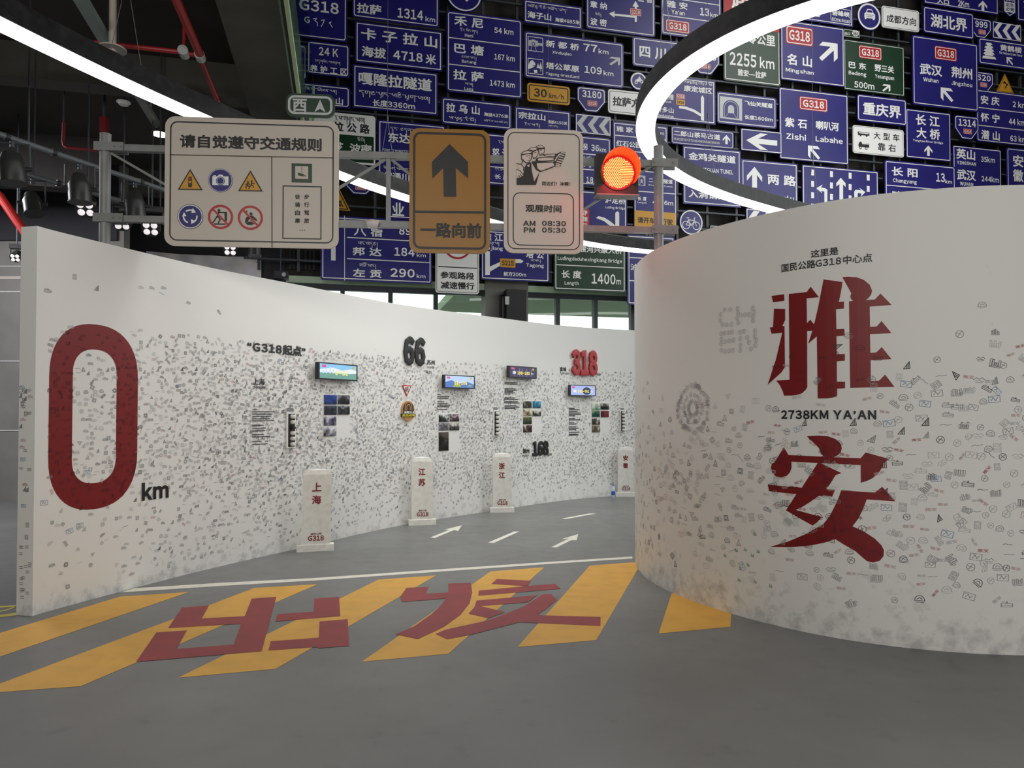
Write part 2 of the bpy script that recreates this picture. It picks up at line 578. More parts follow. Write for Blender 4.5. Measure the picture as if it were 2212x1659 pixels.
def ground_poly(name, px_pts, m, h=.0015, label=None, div=1):
    b = MB()
    fr = Frame((0, 0, 0), (1, 0, 0), (0, 1, 0))
    pts = []
    for x, y in px_pts:
        q = G0(x, y); pts.append((q.x, q.y))
    b.add([(x, y, h) for x, y in pts], [tuple(t) for t in tess([pts])])
    o = b.build(name, m, floor)
    if label: o['label'] = label
    return o
c1 = lambda L: [(x / 2.989, 1180 + y / 2.989) for x, y in L]
c2 = lambda L: [(680 + x / 2.989, 1180 + y / 2.989) for x, y in L]
c7 = lambda L: [(1360 + x / 2.596, 1100 + y / 2.596) for x, y in L]
c8 = lambda L: [(600 + x / 5.53, 960 + y / 5.53) for x, y in L]
c3 = lambda L: [(1000 + x / 2.8, 900 + y / 2.8) for x, y in L]
YS = [c1([(-700, 771), (0, 560), (775, 326), (1222, 296), (0, 714), (-700, 953)]),
      c1([(-700, 1132), (0, 888), (1125, 468), (1640, 270), (2050, 246), (1170, 628), (520, 905), (-150, 954), (-700, 1150)][1:8]),
      c2([(412, 216), (785, 188), (-253, 793), (-883, 850)]),
      c2([(1135, 163), (1482, 136), (863, 695), (303, 747)]),
      c2([(1775, 126), (2070, 103), (2085, 150), (1817, 607), (1308, 652)]),
      c7([(243, 452), (330, 480), (420, 500), (510, 530), (572, 560), (565, 660), (163, 698)])]
for L in YS: ground_poly('yellow_stripe', L, M['flooryellow'], .0012)
ground_poly('white_line', [(259, 1280), (291, 1271), (470, 1259.5), (680, 1248.8), (1000, 1226.5), (1200, 1213), (1366, 1202.3), (1366, 1206.8), (1200, 1217.6), (1000, 1231.5), (680, 1254.2), (470, 1266.5)], M['floorwhite'], .0012)
RED = [c1([(1175, 398), (1350, 384), (1303, 468), (1580, 453), (1625, 340), (1785, 328), (1690, 680), (878, 748), (1010, 558), (1208, 545), (1140, 665), (1508, 637), (1557, 502), (1085, 530)]),
       c1([(2030, 340), (2190, 328), (2197, 453), (1780, 487), (1790, 440), (2025, 424)]),
       c1([(2063, 487), (2245, 472), (2254, 645), (2055, 660), (2053, 652), (1732, 675), (1750, 615), (2058, 592)])]
RED2 = [c2([(592, 270), (735, 264), (715, 308), (862, 300), (862, 242), (1008, 238), (1017, 300), (1000, 370), (940, 445), (830, 525), (665, 602), (520, 570), (640, 520), (740, 450), (800, 400), (848, 338), (563, 361), (551, 328)]),
        c2([(1175, 213), (1397, 224), (1375, 256), (1345, 258), (1140, 244)]),
        c2([(1060, 288), (1370, 258), (1550, 244), (1590, 275), (1055, 321)]),
        c2([(1045, 352), (1437, 318), (1375, 362), (1070, 388), (1230, 427), (1120, 467), (993, 437), (1030, 395)]),
        c2([(1475, 312), (1527, 310), (1563, 347), (1500, 400), (1435, 447), (1845, 458), (1845, 516), (1320, 492), (1000, 575), (855, 603), (780, 568), (845, 540), (1120, 480), (1230, 440), (1350, 390)])]
def ground_multi(name, polys, m, h):
    b = MB()
    for L in polys:
        pts = [(G0(x, y).x, G0(x, y).y) for x, y in L]
        b.add([(x, y, h) for x, y in pts], [tuple(t) for t in tess([pts])])
    return b.build(name, m, floor)
ground_multi('painted_lettering', RED, M['floorred'], .0026)
ground_multi('painted_lettering', RED2, M['floorred'], .0026)
ground_poly('lane_arrow', c8([(1820, 1113), (1875, 1120), (2105, 1025), (2155, 1035), (2200, 967), (1980, 1022), (2050, 1022)]), M['floorwhite'])
ground_poly('lane_arrow', c3([(533, 790), (640, 738), (592, 742), (697, 711), (688, 748), (655, 748), (565, 793)]), M['floorwhite'])
ground_poly('lane_dash', c3([(152, 762), (310, 695), (342, 695), (187, 765)]), M['floorwhite'])
ground_poly('lane_dash', c3([(597, 617), (765, 586), (805, 587), (625, 620)]), M['floorwhite'])
for L in ([(-60, 1313), (36, 1307.5), (36, 1311), (-60, 1317)], [(-60, 1336), (36, 1324), (36, 1329.5), (-60, 1341)], [(-40, 1327), (14, 1317), (36, 1309), (36, 1311), (14, 1319.5), (-40, 1330)]):
    ground_poly('yellow_line', L, mat('pale_yellow_paint', srgb(214, 196, 74), .5))

# sign wall at the back: dark backing above, glazing below
BW = Frame((0, 16.5, 0), U)                       # outer face plane of the support frame
WALLF = BW.off(-.45)
def wall_slab(name, fr, u0, u1, z0, z1, th, m, kind='structure', parent=None):
    b = MB()
    c = fr.p((u0 + u1) / 2, (z0 + z1) / 2, -th / 2)
    b.box(c, fr.U * (u1 - u0) / 2, fr.N * th / 2, Vector((0, 0, (z1 - z0) / 2)))
    o = b.build(name, m, parent)
    return tag(o, kind=kind) if kind and parent is None else o
# glazing: heads and sills read off the picture on the wall plane
uL0 = WALLF.px(618, 612)[0]; uL1 = WALLF.px(1046, 640)[0]
uR0 = WALLF.px(1138, 640)[0]; uR1 = uR0 + 6.6
zH = WALLF.px(740, 622)[1]; zHR = WALLF.px(1200, 633)[1]
zH = (zH + zHR) / 2
wb = wall_slab('wall_back', WALLF, -16, 19, zH + .18, 15.0, .3, M['brownwall'])
wall_slab('low_wall', WALLF, -16, uL0, 0, zH + .18, .3, M['darkwall'], parent=wb)
wall_slab('column', WALLF.off(.12), uL1, uR0, 0, zH + .9, .5, M['greywall'], parent=wb)
wall_slab('low_wall', WALLF, uR1, 19, 0, zH + .18, .3, M['darkwall'], parent=wb)
wall_slab('sill_wall', WALLF, uL0, uL1, 0, 1.2, .3, M['greywall'], parent=wb)
wall_slab('sill_wall', WALLF, uR0, uR1, 0, 1.2, .3, M['greywall'], parent=wb)
# dark painted stretch of the same wall under the gallery, with its grey plaster step
wall_slab('dark_panel', WALLF.off(.02), -16, uL0 - .02, 0, 6.1, .02, M['darkwall'], parent=wb)

palegreen = mat('pale_green_aluminium', srgb(200, 224, 192), .5)
def window(n, u0, u1, mull):
    w = empty('window_%d' % n, WALLF.p((u0 + u1) / 2, 1.2), kind='structure')
    b = MB()
    z0, z1 = 1.2, zH
    for (a, c, e, f, th) in ((u0, u1, z1 - .09, z1 + .03, .12), (u0, u1, z0, z0 + .07, .12)):
        b.box(WALLF.p((a + c) / 2, (e + f) / 2, -.1), WALLF.U * (c - a) / 2, WALLF.N * th / 2, Vector((0, 0, (f - e) / 2)))
    b.build('window_frame', M['darksteel'], w)
    b = MB(); b.box(WALLF.p((u0 + u1) / 2, z1 + .11, -.06), WALLF.U * (u1 - u0) / 2, WALLF.N * .1, Vector((0, 0, .075)))
    b.build('head_trim', palegreen, w)
    for u in mull:
        b = MB(); b.box(WALLF.p(u, (z0 + z1) / 2, -.1), WALLF.U * .05, WALLF.N * .08, Vector((0, 0, (z1 - z0) / 2)))
        b.build('mullion', M['darksteel'], w)
    b = MB(); b.box(WALLF.p((u0 + u1) / 2, (z0 + z1) / 2, -.12), WALLF.U * (u1 - u0) / 2, WALLF.N * .006, Vector((0, 0, (z1 - z0) / 2)))
    b.build('glass_pane', M['glass'], w)
window(1, uL0, uL1, [WALLF.px(x, 630)[0] for x in (740, 844, 942)])
window(2, uR0, uR1, [WALLF.px(x, 660)[0] for x in (1206, 1288, 1368)] + [uR0 + 4.4, uR0 + 5.5])
# outside: pale ground, the wall of the next building with its green cladding
b = MB(); b.box(WALLF.p(0, -.1, -10), WALLF.U * 25, WALLF.N * 9.4, Vector((0, 0, .1)))
tag(b.build('outside_ground', mat('outside_concrete', (.75, .76, .74), .8)), kind='structure')
b = MB(); b.box(WALLF.p(uR0 + 3, 4.62, -2.4), WALLF.U * 4.6, WALLF.N * 1.7, Vector((0, 0, .12)))
b.build('canopy_slab', mat('canopy_green', srgb(205, 232, 178), .7))
o = bpy.data.objects['canopy_slab']; o.name = 'outside_canopy'; tag(o, kind='structure')

# side, left and rear shell
leftF = Frame(at_y(0, 900, 12.8) * 1.0 - Vector((0, 0, at_y(0, 900, 12.8).z)), (1, 0, 0))
wl = wall_slab('wall_left', leftF, -6, 2.2, 0, 6.1, .2, M['greywall'])
for yy, hh, mm in ((575, .012, M['white']), (600, .05, M['offwhite']), (630, .012, M['white']), (780, .012, M['white']), (930, .012, M['white'])):
    z = leftF.px(0, yy)[1]
    bb = MB(); bb.box(leftF.p(-2, z, .004), leftF.U * 4, leftF.N * .006, Vector((0, 0, hh / 2)))
    bb.build('groove_strip', mm, wl)
bb = MB(); bb.box(leftF.p(-2, leftF.px(0, 520)[1] + 1.0, .03), leftF.U * 4.1, leftF.N * .025, Vector((0, 0, 1.0)))
bb.build('upper_band', M['darkwall'], wl)
mb = MB(); mb.box((-18.6, 9, 7.5), (.1, 0, 0), (0, 17, 0), (0, 0, 7.5)); tag(mb.build('wall_far_left', M['darkwall']), kind='structure')
mb = MB(); mb.box((18.6, 10, 7.5), (.1, 0, 0), (0, 18, 0), (0, 0, 7.5)); tag(mb.build('wall_right', M['greywall']), kind='structure')
mb = MB(); mb.box((0, -7.6, 7.5), (18.7, 0, 0), (0, .1, 0), (0, 0, 7.5)); tag(mb.build('wall_front', M['greywall']), kind='structure')
mb = MB(); mb.box((0, 10, 15.0), (18.7, 0, 0), (0, 18, 0), (0, 0, .1)); ceil = mb.build('ceiling', M['darkceil']); tag(ceil, kind='structure')

# gallery slab on the left with its edge beam
ZB = 5.5
E0 = at_z(601, 2, ZB); E0.z = 0
GF = Frame(E0, V_)          # along the edge into the hall; N points right (into the void)
nv = Vector((V_.y, -V_.x, 0))
yend = 14.5
def slab(name, along0, along1, r0, r1, z0, z1, m, parent=None):
    b = MB()
    c = E0 + V_ * (along0 + along1) / 2 + nv * (r0 + r1) / 2 + Vector((0, 0, (z0 + z1) / 2))
    b.box(c, V_ * (along1 - along0) / 2, nv * (r1 - r0) / 2, Vector((0, 0, (z1 - z0) / 2)))
    return b.build(name, m, parent)
# distance from edge origin to the back wall along V_
LB = (WALLF.O - E0).dot(V_) - .35
gal = slab('trim_1', -14, LB, -15, -.02, 6.05, 6.35, M['darkceil']); tag(gal, kind='structure')
slab('edge_beam', -14, LB, -.58, 0, ZB, 6.05, M['beam'], gal)
slab('edge_nib', -14, LB, 0, .06, ZB + .15, 6.4, M['beam'], gal)
sb = .6
for a in (2.6, 7.2):
    b_ = slab('cross_beam', a, a + .3, -15, -.6, 5.62, 6.05, M['beam'], gal)
slab('bulkhead', LB - 3.4, LB - 3.1, -15, -3.2, 5.2, 6.05, M['darkceil'], gal)
# glass balustrade along the gallery edge
gr = empty('glass_railing', E0 + V_ * 4 + nv * .1 + Vector((0, 0, 5.4)), 'greenish glass balustrade along the gallery edge beam', 'railing')
def slabg(name, a0, a1, r0, r1, z0, z1, m):
    b = MB(); c = E0 + V_ * (a0 + a1) / 2 + nv * (r0 + r1) / 2 + Vector((0, 0, (z0 + z1) / 2))
    c = c - gr.location
    b.v = []; b.box(c + gr.location, V_ * (a1 - a0) / 2, nv * (r1 - r0) / 2, Vector((0, 0, (z1 - z0) / 2)))
    return b.build(name, m, gr)
slabg('glass_panel', -4, 6.0, .08, .1, ZB - .1, 7.4, M['railglass'])
slabg('edge_profile', -4, 6.0, .07, .11, ZB - .14, ZB - .08, mat('glass_edge_green', srgb(176, 200, 158), .3))
slabg('edge_profile', 5.98, 6.02, .07, .11, ZB - .14, 7.4, mat('glass_edge_green', srgb(176, 200, 158), .3))

# ------------------------------------------------------------------ curved partitions
LB_PX = [(70, 1331), (84, 1325), (234, 1284), (335, 1259), (482, 1219), (629, 1190), (712, 1170), (781, 1151), (882, 1131), (943, 1121), (998, 1114), (1108, 1096.5), (1200, 1082.5), (1260, 1075.5), (1330, 1071)]
lp = [G0(x, y) for x, y in LB_PX]
lp += [Vector((2.9, 13.75, 0)), Vector((4.2, 13.7, 0)), Vector((5.5, 13.3, 0)), Vector((6.8, 12.6, 0))]
LW = CurveWall(smooth_path(lp, .06, 9))
RB_PX = [(1369, 1210), (1374, 1226), (1385, 1241), (1420, 1267), (1455, 1283), (1500, 1301), (1580, 1327), (1700, 1358), (1820, 1383), (1960, 1401), (2080, 1411.5), (2212, 1418)]
rp = [Vector((3.4, 10.6, 0)), Vector((2.5, 9.7, 0)), Vector((1.9, 9.0, 0)), Vector((1.5, 8.3, 0))] + [G0(x, y) for x, y in RB_PX] + [Vector((4.1, 4.72, 0)), Vector((5.0, 5.0, 0)), Vector((5.9, 5.5, 0))]
RW = CurveWall(smooth_path(rp, .04, 6, 2))

def wall_solid(W, th, ztop, m, name):
    b = MB()
    n = len(W.P)
    for i in range(n):
        s = W.S[i]; h = ztop(s)
        for (nn, z) in ((0, 0), (0, h), (-th, h), (-th, 0)):
            q = W.P[i] + W.N[i] * nn
            b.v.append(Vector((q.x, q.y, z)))
    for i in range(n - 1):
        k = i * 4
        for j in range(4):
            a, c = k + j, k + (j + 1) % 4
            b.f.append([a, c, c + 4, a + 4]); b.m.append(0)
    b.f.append([3, 2, 1, 0]); b.m.append(0)
    k = (n - 1) * 4
    b.f.append([k, k + 1, k + 2, k + 3]); b.m.append(0)
    o = b.build(name, m)
    smooth_angle(o, 40)
    return tag(o, kind='structure')
def topL(s):
    t = max(0, min(1, (s - 1.5) / 8.0))
    return 3.06 + .085 * t
def topR(s): return 3.10
wallL = wall_solid(LW, .15, topL, M['wallL'], 'wall_left_curved')
wallR = wall_solid(RW, .10, topR, M['wallR'], 'wall_right_curved')
# ------------------------------------------------------------------ what is painted and stamped on the partitions
INK = {'l': mat('ink_pale', (.50, .50, .50), .7), 'm': mat('ink_grey', (.26, .26, .265), .7), 'k': mat('ink_black', (.035, .035, .04), .7),
       'r': mat('ink_red', (.42, .10, .11), .7), 'rl': mat('ink_pale_red', (.56, .34, .34), .7), 'b': mat('ink_blue', (.13, .25, .46), .7),
       'g': mat('ink_green', (.12, .30, .16), .7), 'd': mat('ink_on_red', (.11, .009, .014), .6)}
INKS = list(INK); IM = [INK[k] for k in INKS]

def wtext(W, parent, s, x0, y0, x1, y1, m, bold=.022, n=.0062, name='lettering', zt=.0004, track=.09):
    V, Fs = text2d(s, bold, track)
    V = fit(V, *W.box(x0, y0, x1, y1))
    b = MB(); W.decal(b, V, Fs, n, zt=zt)
    o = b.build(name, m, parent)
    o['label'] = 'lettering on the wall'
    return o

# big red 0
def zero_loops():
    so0, so1 = LW.px(105, 900)[0], LW.px(297, 900)[0]
    si0, si1 = LW.px(156, 900)[0], LW.px(251, 900)[0]
    sm = (so0 + so1) / 2
    zt = LW.px(200, 700)[1]; zb = LW.px(202, 1100)[1]; zit = LW.px(204, 755)[1]; zib = LW.px(204, 1043.5)[1]
    def stad(a, b_, c, d, k):
        w, h = (b_ - a) / 2, (d - c) / 2
        cx = (a + b_) / 2
        pts = []
        rz = w * k
        for q, (sx, sz) in enumerate(((1, 1), (-1, 1), (-1, -1), (1, -1))):
            for i in range(13):
                t = math.pi / 2 * i / 12
                if q % 2: t = math.pi / 2 - t
                e = .86
                x = abs(math.cos(t)) ** e * w; y = abs(math.sin(t)) ** e * rz
                pts.append((cx + sx * x, (d - rz + y) if sz > 0 else (c + rz - y)))
        return pts
    return stad(so0, so1, zb, zt, 1.12), stad(si0, si1, zib, zit, 1.05)
Z_OUT, Z_IN = zero_loops()
def in_poly(p, L):
    x, y = p; r = False
    for (x0, y0), (x1, y1) in zip(L, L[1:] + L[:1]):
        if (y0 > y) != (y1 > y) and x < (x1 - x0) * (y - y0) / (y1 - y0) + x0: r = not r
    return r
b = MB()
pts = Z_OUT + Z_IN
LW.decal(b, pts, [tuple(t) for t in tess([Z_OUT, Z_IN])], .0015)
o = b.build('numeral', M['redletter'], wallL); o['label'] = 'large red numeral 0 on the white curved wall'
wtext(LW, wallL, 'km', 305.6, 1043, 363.6, 1082, M['black'], .045, track=.03)
wtext(LW, wallL, '“G318起点”', 533, 736, 659.5, 760, M['black'], .04)
wtext(LW, wallL, '上海', 546, 816.5, 571, 831, M['black'], .02)
wtext(LW, wallL, 'SHANGHAI', 546, 833.7, 575.4, 839.5, M['black'], .02)
wtext(LW, wallL, '苏州', 921.8, 777, 939, 787.8, M['black'], .02)
wtext(LW, wallL, 'SUZHOU', 921.8, 791, 937.7, 795.4, M['black'], .02)
wtext(LW, wallL, 'km', 921.8, 799.5, 931.8, 807, M['black'], .02)
wtext(LW, wallL, 'km', 1289, 804.6, 1296.8, 811, M['black'], .03)
wtext(LW, wallL, '宣城', 1209, 792.5, 1223, 801.5, M['black'], .03)
wtext(LW, wallL, 'XUANCHENG', 1209, 804, 1229, 808, M['black'], .02)
wtext(LW, wallL, 'km', 1183, 978, 1191, 984.5, M['black'], .03)
wtext(LW, wallL, '湖州', 1128.6, 969.6, 1143, 980, M['black'], .03)
wtext(LW, wallL, 'HUZHOU', 1128.6, 983, 1142, 986.6, M['black'], .02)

# raised numerals
def raised(W, s, x0, y0, x1, y1, m, label, name, bold=.05, depth=.03, halo=True):
    V, Fs = text2d(s, bold, .02)
    B = W.box(x0, y0, x1, y1)
    V = fit(V, *B)
    b = MB()
    W.decal(b, V, Fs, depth, zt=.002)
    # sides: the same outline swept back to the wall
    k = len(b.v)
    bm = bmesh.new(); bv = [bm.verts.new((p[0], p[1], 0)) for p in V]
    for f in Fs:
        try: bm.faces.new([bv[i] for i in f])
        except ValueError: pass
    bmesh.ops.remove_doubles(bm, verts=bm.verts, dist=1e-6)
    for e in bm.edges:
        if len(e.link_faces) == 1:
            p, q = e.verts[0].co, e.verts[1].co
            b.add([W.p(p.x, p.y, depth), W.p(q.x, q.y, depth), W.p(q.x, q.y, .006), W.p(p.x, p.y, .006)], [(0, 1, 2, 3)])
    bm.free()
    c = W.p((B[0] + B[2]) / 2, B[1], 0)
    o = b.build(name, m, None, origin=c)
    return tag(o, label, 'number', 'distance numbers on the curved wall')
raised(LW, '66', 870.4, 724.8, 916.7, 789, M['black'], 'raised black number 66 high on the white curved wall', 'raised_number')
raised(LW, '318', 1232.8, 754, 1288, 811, M['red3d'], 'raised red number 318 on the far end of the white curved wall', 'raised_number', .055, .05)
raised(LW, '168', 1149, 953, 1183, 985.7, M['black'], 'raised black number 168 low on the white curved wall', 'raised_number', .04)

# caption paragraphs, too small to read
def caption(x0, y0, x1, rows, seed):
    R = random.Random(seed)
    V, Fs = [], []
    s0, z1 = LW.px(x0, y0); s1 = LW.px(x1, y0)[0]
    zl = z1 - LW.px(x0, y0 + 1)[1]
    for y, fr_ in rows:
        z = z1 - zl * y
        s = s0; end = s0 + (s1 - s0) * fr_
        while s < end:
            w = R.uniform(.012, .05)
            a, c = strokes([[(s, z), (min(s + w, end), z)]], zl * 1.7)
            k = len(V); V += a; Fs += [tuple(i + k for i in f) for f in c]
            s += w + R.uniform(.006, .014)
    b = MB(); LW.decal(b, V, Fs, .0055)
    o = b.build('caption_text', INK['k'], wallL); o['label'] = 'rows of small caption text'
caption(545, 885, 592, [(0, .2), (4.5, .98), (9.5, .9), (14.5, .85), (19.5, .8), (24, .98), (34, .5), (40, .6), (46, .55), (54, .5), (59, .8), (69, .4), (75, .7)], 1)
caption(945, 852.5, 972, [(0, .25), (4, .9), (7.5, .8), (15, .5), (19, .8), (22.5, 1), (26, .9), (32, .75)], 2)
caption(1090, 826, 1121, [(0, .8), (3, .9), (13, .7), (16, .8), (19, .6), (22, .7), (25, .4), (33, .7), (36, .9), (41, .9), (44, 1), (50, .8), (53, 1), (56, .7)], 3)
caption(1229, 882, 1254, [(0, .5), (3, .9), (7, .7), (10, .9), (13, 1), (16, .5), (22, .5), (25, .9), (31, .4), (34, .6), (40, .6), (43, .8), (46, .6), (52, .9), (56, .7), (58, .8)], 4)

# rubber stamps
def st_bar(R):
    L = [[(-.5, -.2), (.5, -.2), (.5, .12), (-.5, .12), (-.5, -.2)], [(-.42, -.05), (.42, -.05)], [(-.1, .12), (0, .32), (.1, .12)], [(-.4, .26), (-.2, .26)]]
    return L, .07
def st_bar2(R):
    return [[(-.5, -.22), (.5, -.22), (.5, .06), (-.5, .06), (-.5, -.22)], [(-.4, -.08), (-.1, -.08)], [(.05, -.08), (.4, -.08)], [(-.45, .2), (-.25, .2), (-.25, .1)], [(-.1, .22), (.1, .22), (.1, .1)], [(.25, .2), (.45, .2), (.4, .1)]], .08
def st_square(R):
    return [[(-.33, -.33), (.33, -.33), (.33, .33), (-.33, .33), (-.33, -.33)], [(-.18, -.18), (.18, -.18), (.18, .18), (-.18, .18), (-.18, -.18)]], .09
def st_ring(R):
    c = circle(0, 0, .36, n=10); c.append(c[0])
    return [c, [(-.2, -.2), (.15, .22)], [(-.2, .1), (.2, -.05)]], .065
def st_sail(R):
    return [[(-.3, -.35), (.32, -.35), (.3, .4), (-.3, -.35)], [(0, -.3), (.05, .1)], [(.15, -.3), (.2, .2)]], .1
def st_line(R):
    return [[(-.5, -.05), (-.2, .05), (.05, -.03), (.5, .02)]], .07
def st_arch(R):
    c = circle(0, -.2, .42, .5, 8, 0, 180)
    return [c, [(-.45, -.2), (.45, -.2)], [(-.2, -.05), (0, .1), (.2, -.05)], [(-.35, -.34), (.35, -.34)]], .07
def st_tri(R):
    return [[(-.32, -.3), (.32, -.3), (0, .4), (-.32, -.3)], [(-.1, -.12), (.1, -.12)]], .09
def st_card(R):
    return [[(-.32, -.42), (.32, -.42), (.32, .42), (-.32, .42), (-.32, -.42)], [(-.2, .12), (.2, .12), (.2, .3), (-.2, .3), (-.2, .12)], [(-.22, -.05), (.22, -.05)], [(-.22, -.17), (.22, -.17)], [(-.22, -.29), (.22, -.29)]], .055
def st_ticket(R):
    return [[(-.5, -.3), (.5, -.3), (.5, .3), (-.5, .3), (-.5, -.3)], [(-.3, -.15), (-.1, .15), (.1, -.15), (.3, .15)], [(-.4, .2), (-.1, .2)]], .06
def st_city(R):
    L = [[(-.5, -.3), (.5, -.3)], [(-.5, -.4), (.45, -.4)]]
    x = -.48
    while x < .45:
        h = R.uniform(0, .35); w = R.uniform(.1, .18)
        L.append([(x, -.25), (x, h), (x + w, h), (x + w, -.25)]); x += w + .05
    return L, .055
def st_wave(R):
    return [[(-.5, .0), (-.25, .2), (0, .08), (.25, .22), (.5, .0)], [(-.4, -.12), (0, -.05), (.4, -.15)], [(-.3, -.25), (.3, -.25)]], .06
def st_dots(R):
    return [[(x - .06, y), (x + .06, y)] for x in (-.25, .05, .3) for y in (-.2, .15)], .13
def st_tree(R):
    return [[(-.3, -.3), (-.02, -.3), (-.16, .3), (-.3, -.3)], [(.05, -.3), (.3, -.3), (.18, .15), (.05, -.3)]], .13
YA_S = None
def st_text():
    V, Fs = text2d('雅|安', .0)
    return fit(V, -.5, -.17, .5, .19), Fs

def scatter(W, wall, N, srange, zrange, dens, kinds, size, seed, excl=(), redpoly=(), extra=(), thin=.72, gap=.034, loose=.12):
    R = random.Random(seed)
    cells = {}
    ya = st_text()
    VV, FF, MI = [], [], []
    def put(s, z, kind, ang, sz, ink):
        if kind == 'ya': v, f = ya
        else:
            L, w = kind(R); v, f = strokes(L, w * thin)
        c, q = math.cos(ang), math.sin(ang)
        if any(in_poly((s, z), P) for P in redpoly[:1]) and not any(in_poly((s, z), P) for P in redpoly[1:2]): ink = 'd'
        elif len(redpoly) > 2 and any(in_poly((s, z), P) for P in redpoly[2:]): ink = 'd'
        k = len(VV)
        n = .0025 + R.random() * .0009
        for x, y, *_ in v:
            VV.append(W.p(min(max(s + (x * c - y * q) * sz, .02), W.L - .02), z + (x * q + y * c) * sz, n))
        for g in f: FF.append(tuple(i + k for i in g)); MI.append(INKS.index(ink))
    for i in range(N):
        s = R.uniform(*srange); z = R.uniform(*zrange)
        q = W.p(s, z)
        x, y = project(q)
        d, ks = dens(x, y)
        if R.random() > d: continue
        if any(a < x < c and b < y < e for a, b, c, e in excl): continue
        ci, cj = int(s / gap), int(z / gap)
        near = any((s - a) ** 2 + (z - c) ** 2 < gap * gap for i_ in (-1, 0, 1) for j_ in (-1, 0, 1) for a, c in cells.get((ci + i_, cj + j_), ()))
        if near and R.random() > loose * min(1.5, d): continue
        cells.setdefault((ci, cj), []).append((s, z))
        kind, inks = R.choices(ks[0], ks[1])[0]
        ang = R.gauss(0, .12) if R.random() < .7 else R.uniform(-1.2, 1.2)
        put(s, z, kind, ang, size * R.uniform(.85, 1.15), R.choice(inks))
    for x, y, kind, ang, sz, ink in extra:
        g = W.px(x, y)
        if g: put(g[0], g[1], kind, ang, sz, ink)
    me = bpy.data.meshes.new('stamp_marks')
    base = WORLD_LOC(wall)
    me.from_pydata([tuple(p - base) for p in VV], [], FF)
    for m in IM: me.materials.append(m)
    me.polygons.foreach_set('material_index', MI)
    me.update()
    o = bpy.data.objects.new('stamp_marks', me); COL.objects.link(o); o.parent = wall
    o['kind'] = 'stuff'; o['label'] = 'thousands of small ink stamps on the wall'
    print('stamps', wall.name, len(FF))

def interp(x, T):
    if x <= T[0][0]: return T[0][1]
    for (a, b_), (c, d) in zip(T, T[1:]):
        if x <= c: return b_ + (d - b_) * (x - a) / (c - a)
    return T[-1][1]
G = ['l', 'l', 'l', 'm', 'm', 'm', 'k']
GL2 = ['l', 'l', 'm', 'm', 'm', 'k']
KL = ([(st_bar, G), (st_bar2, G), (st_square, GL2), (st_ring, G), (st_sail, GL2), (st_line, GL2), (st_arch, G), (st_tri, GL2), (st_bar, ['r', 'rl', 'b'])],
      [3, 2, 3, 2, 2, 2, 1, 1, .35])
KLf = ([(st_square, GL2), (st_ring, GL2), (st_tri, GL2), (st_sail, G), (st_bar, G), (st_dots, G), (st_dots, ['b', 'rl'])], [3, 3, 2, 2, 1, 1, .4])
TOPL = [(60, 690), (110, 640), (200, 690), (300, 668), (420, 640), (560, 680), (680, 660), (740, 620), (800, 655), (870, 712), (1000, 728), (1100, 735), (1200, 752), (1365, 735)]
BOTL = [(70, 1300), (300, 1255), (640, 1180), (900, 1118), (1110, 1088), (1365, 1062)]
def densL(x, y):
    yt = interp(x, TOPL); yb = interp(x, BOTL)
    if y < yt or y > yb: return 0, KL
    d = min(1, ((y - yt) / 125.0)) ** 1.6
    mid = interp(x, [(80, .30), (300, .50), (450, .9), (700, .95), (1000, .8), (1365, .62)])
    d *= mid
    fall = interp(x, [(80, 1010), (300, 1010), (600, 1040), (900, 1015), (1100, 1010), (1365, 1000)])
    if y > fall: d *= max(.22, 1 - (y - fall) / 70.0)
    if y > yb - 45: d *= max(.12, (yb - y) / 45.0)
    for cx, cy, rx, ry, g in ((600, 915, 120, 95, 1.5), (755, 930, 90, 70, .5), (1040, 905, 60, 70, 1.2), (1120, 890, 60, 60, .4), (1340, 940, 30, 60, .7)):
        e = ((x - cx) / rx) ** 2 + ((y - cy) / ry) ** 2
        d += g * math.exp(-e * 1.2) * mid
    if 730 < x < 860 and 640 < y < 720: d += .05
    return d * .52 * interp(x, [(80, .8), (600, 1), (1365, .95)]), (KL if x < 860 else KLf)
EXL = [(672, 780, 762, 822), (948, 807, 1018, 841), (1088, 787, 1152, 819), (1222, 829, 1283, 857),
       (695, 850, 757, 946), (944, 891, 993, 978), (1126, 864, 1170, 937), (1275, 868, 1317, 937), (617, 890, 636, 968), (1063, 886, 1077, 943), (1338, 885, 1350, 934), (866, 830, 890, 858), (862, 864, 894, 914)]
s_end = LW.px(1362, 1000)[0]
scatter(LW, wallL, 60000, (.12, s_end + .6), (.12, 2.35), densL, KL, .043, 5, EXL, [Z_OUT, Z_IN],
        extra=[(161, 598, st_card, 0, .05, 'm'), (208, 622, st_sail, 0, .06, 'm'), (103, 628, st_bar, 0, .06, 'm'), (305, 621, st_bar, 0, .05, 'l'), (328, 622, st_bar, 0, .05, 'm'), (353, 622, st_bar, 0, .05, 'm'), (349, 634, st_line, -.3, .06, 'b'), (407, 654, st_bar, 0, .05, 'm'), (473, 674, st_bar, -.8, .05, 'k'), (187, 1020, st_ticket, 0, .05, 'b'), (95, 1086, st_ticket, 0, .06, 'b'), (172, 1135, st_ticket, 0, .06, 'b'), (150, 1147, st_ticket, .2, .06, 'b'), (270, 1137, st_line, .2, .06, 'b')])

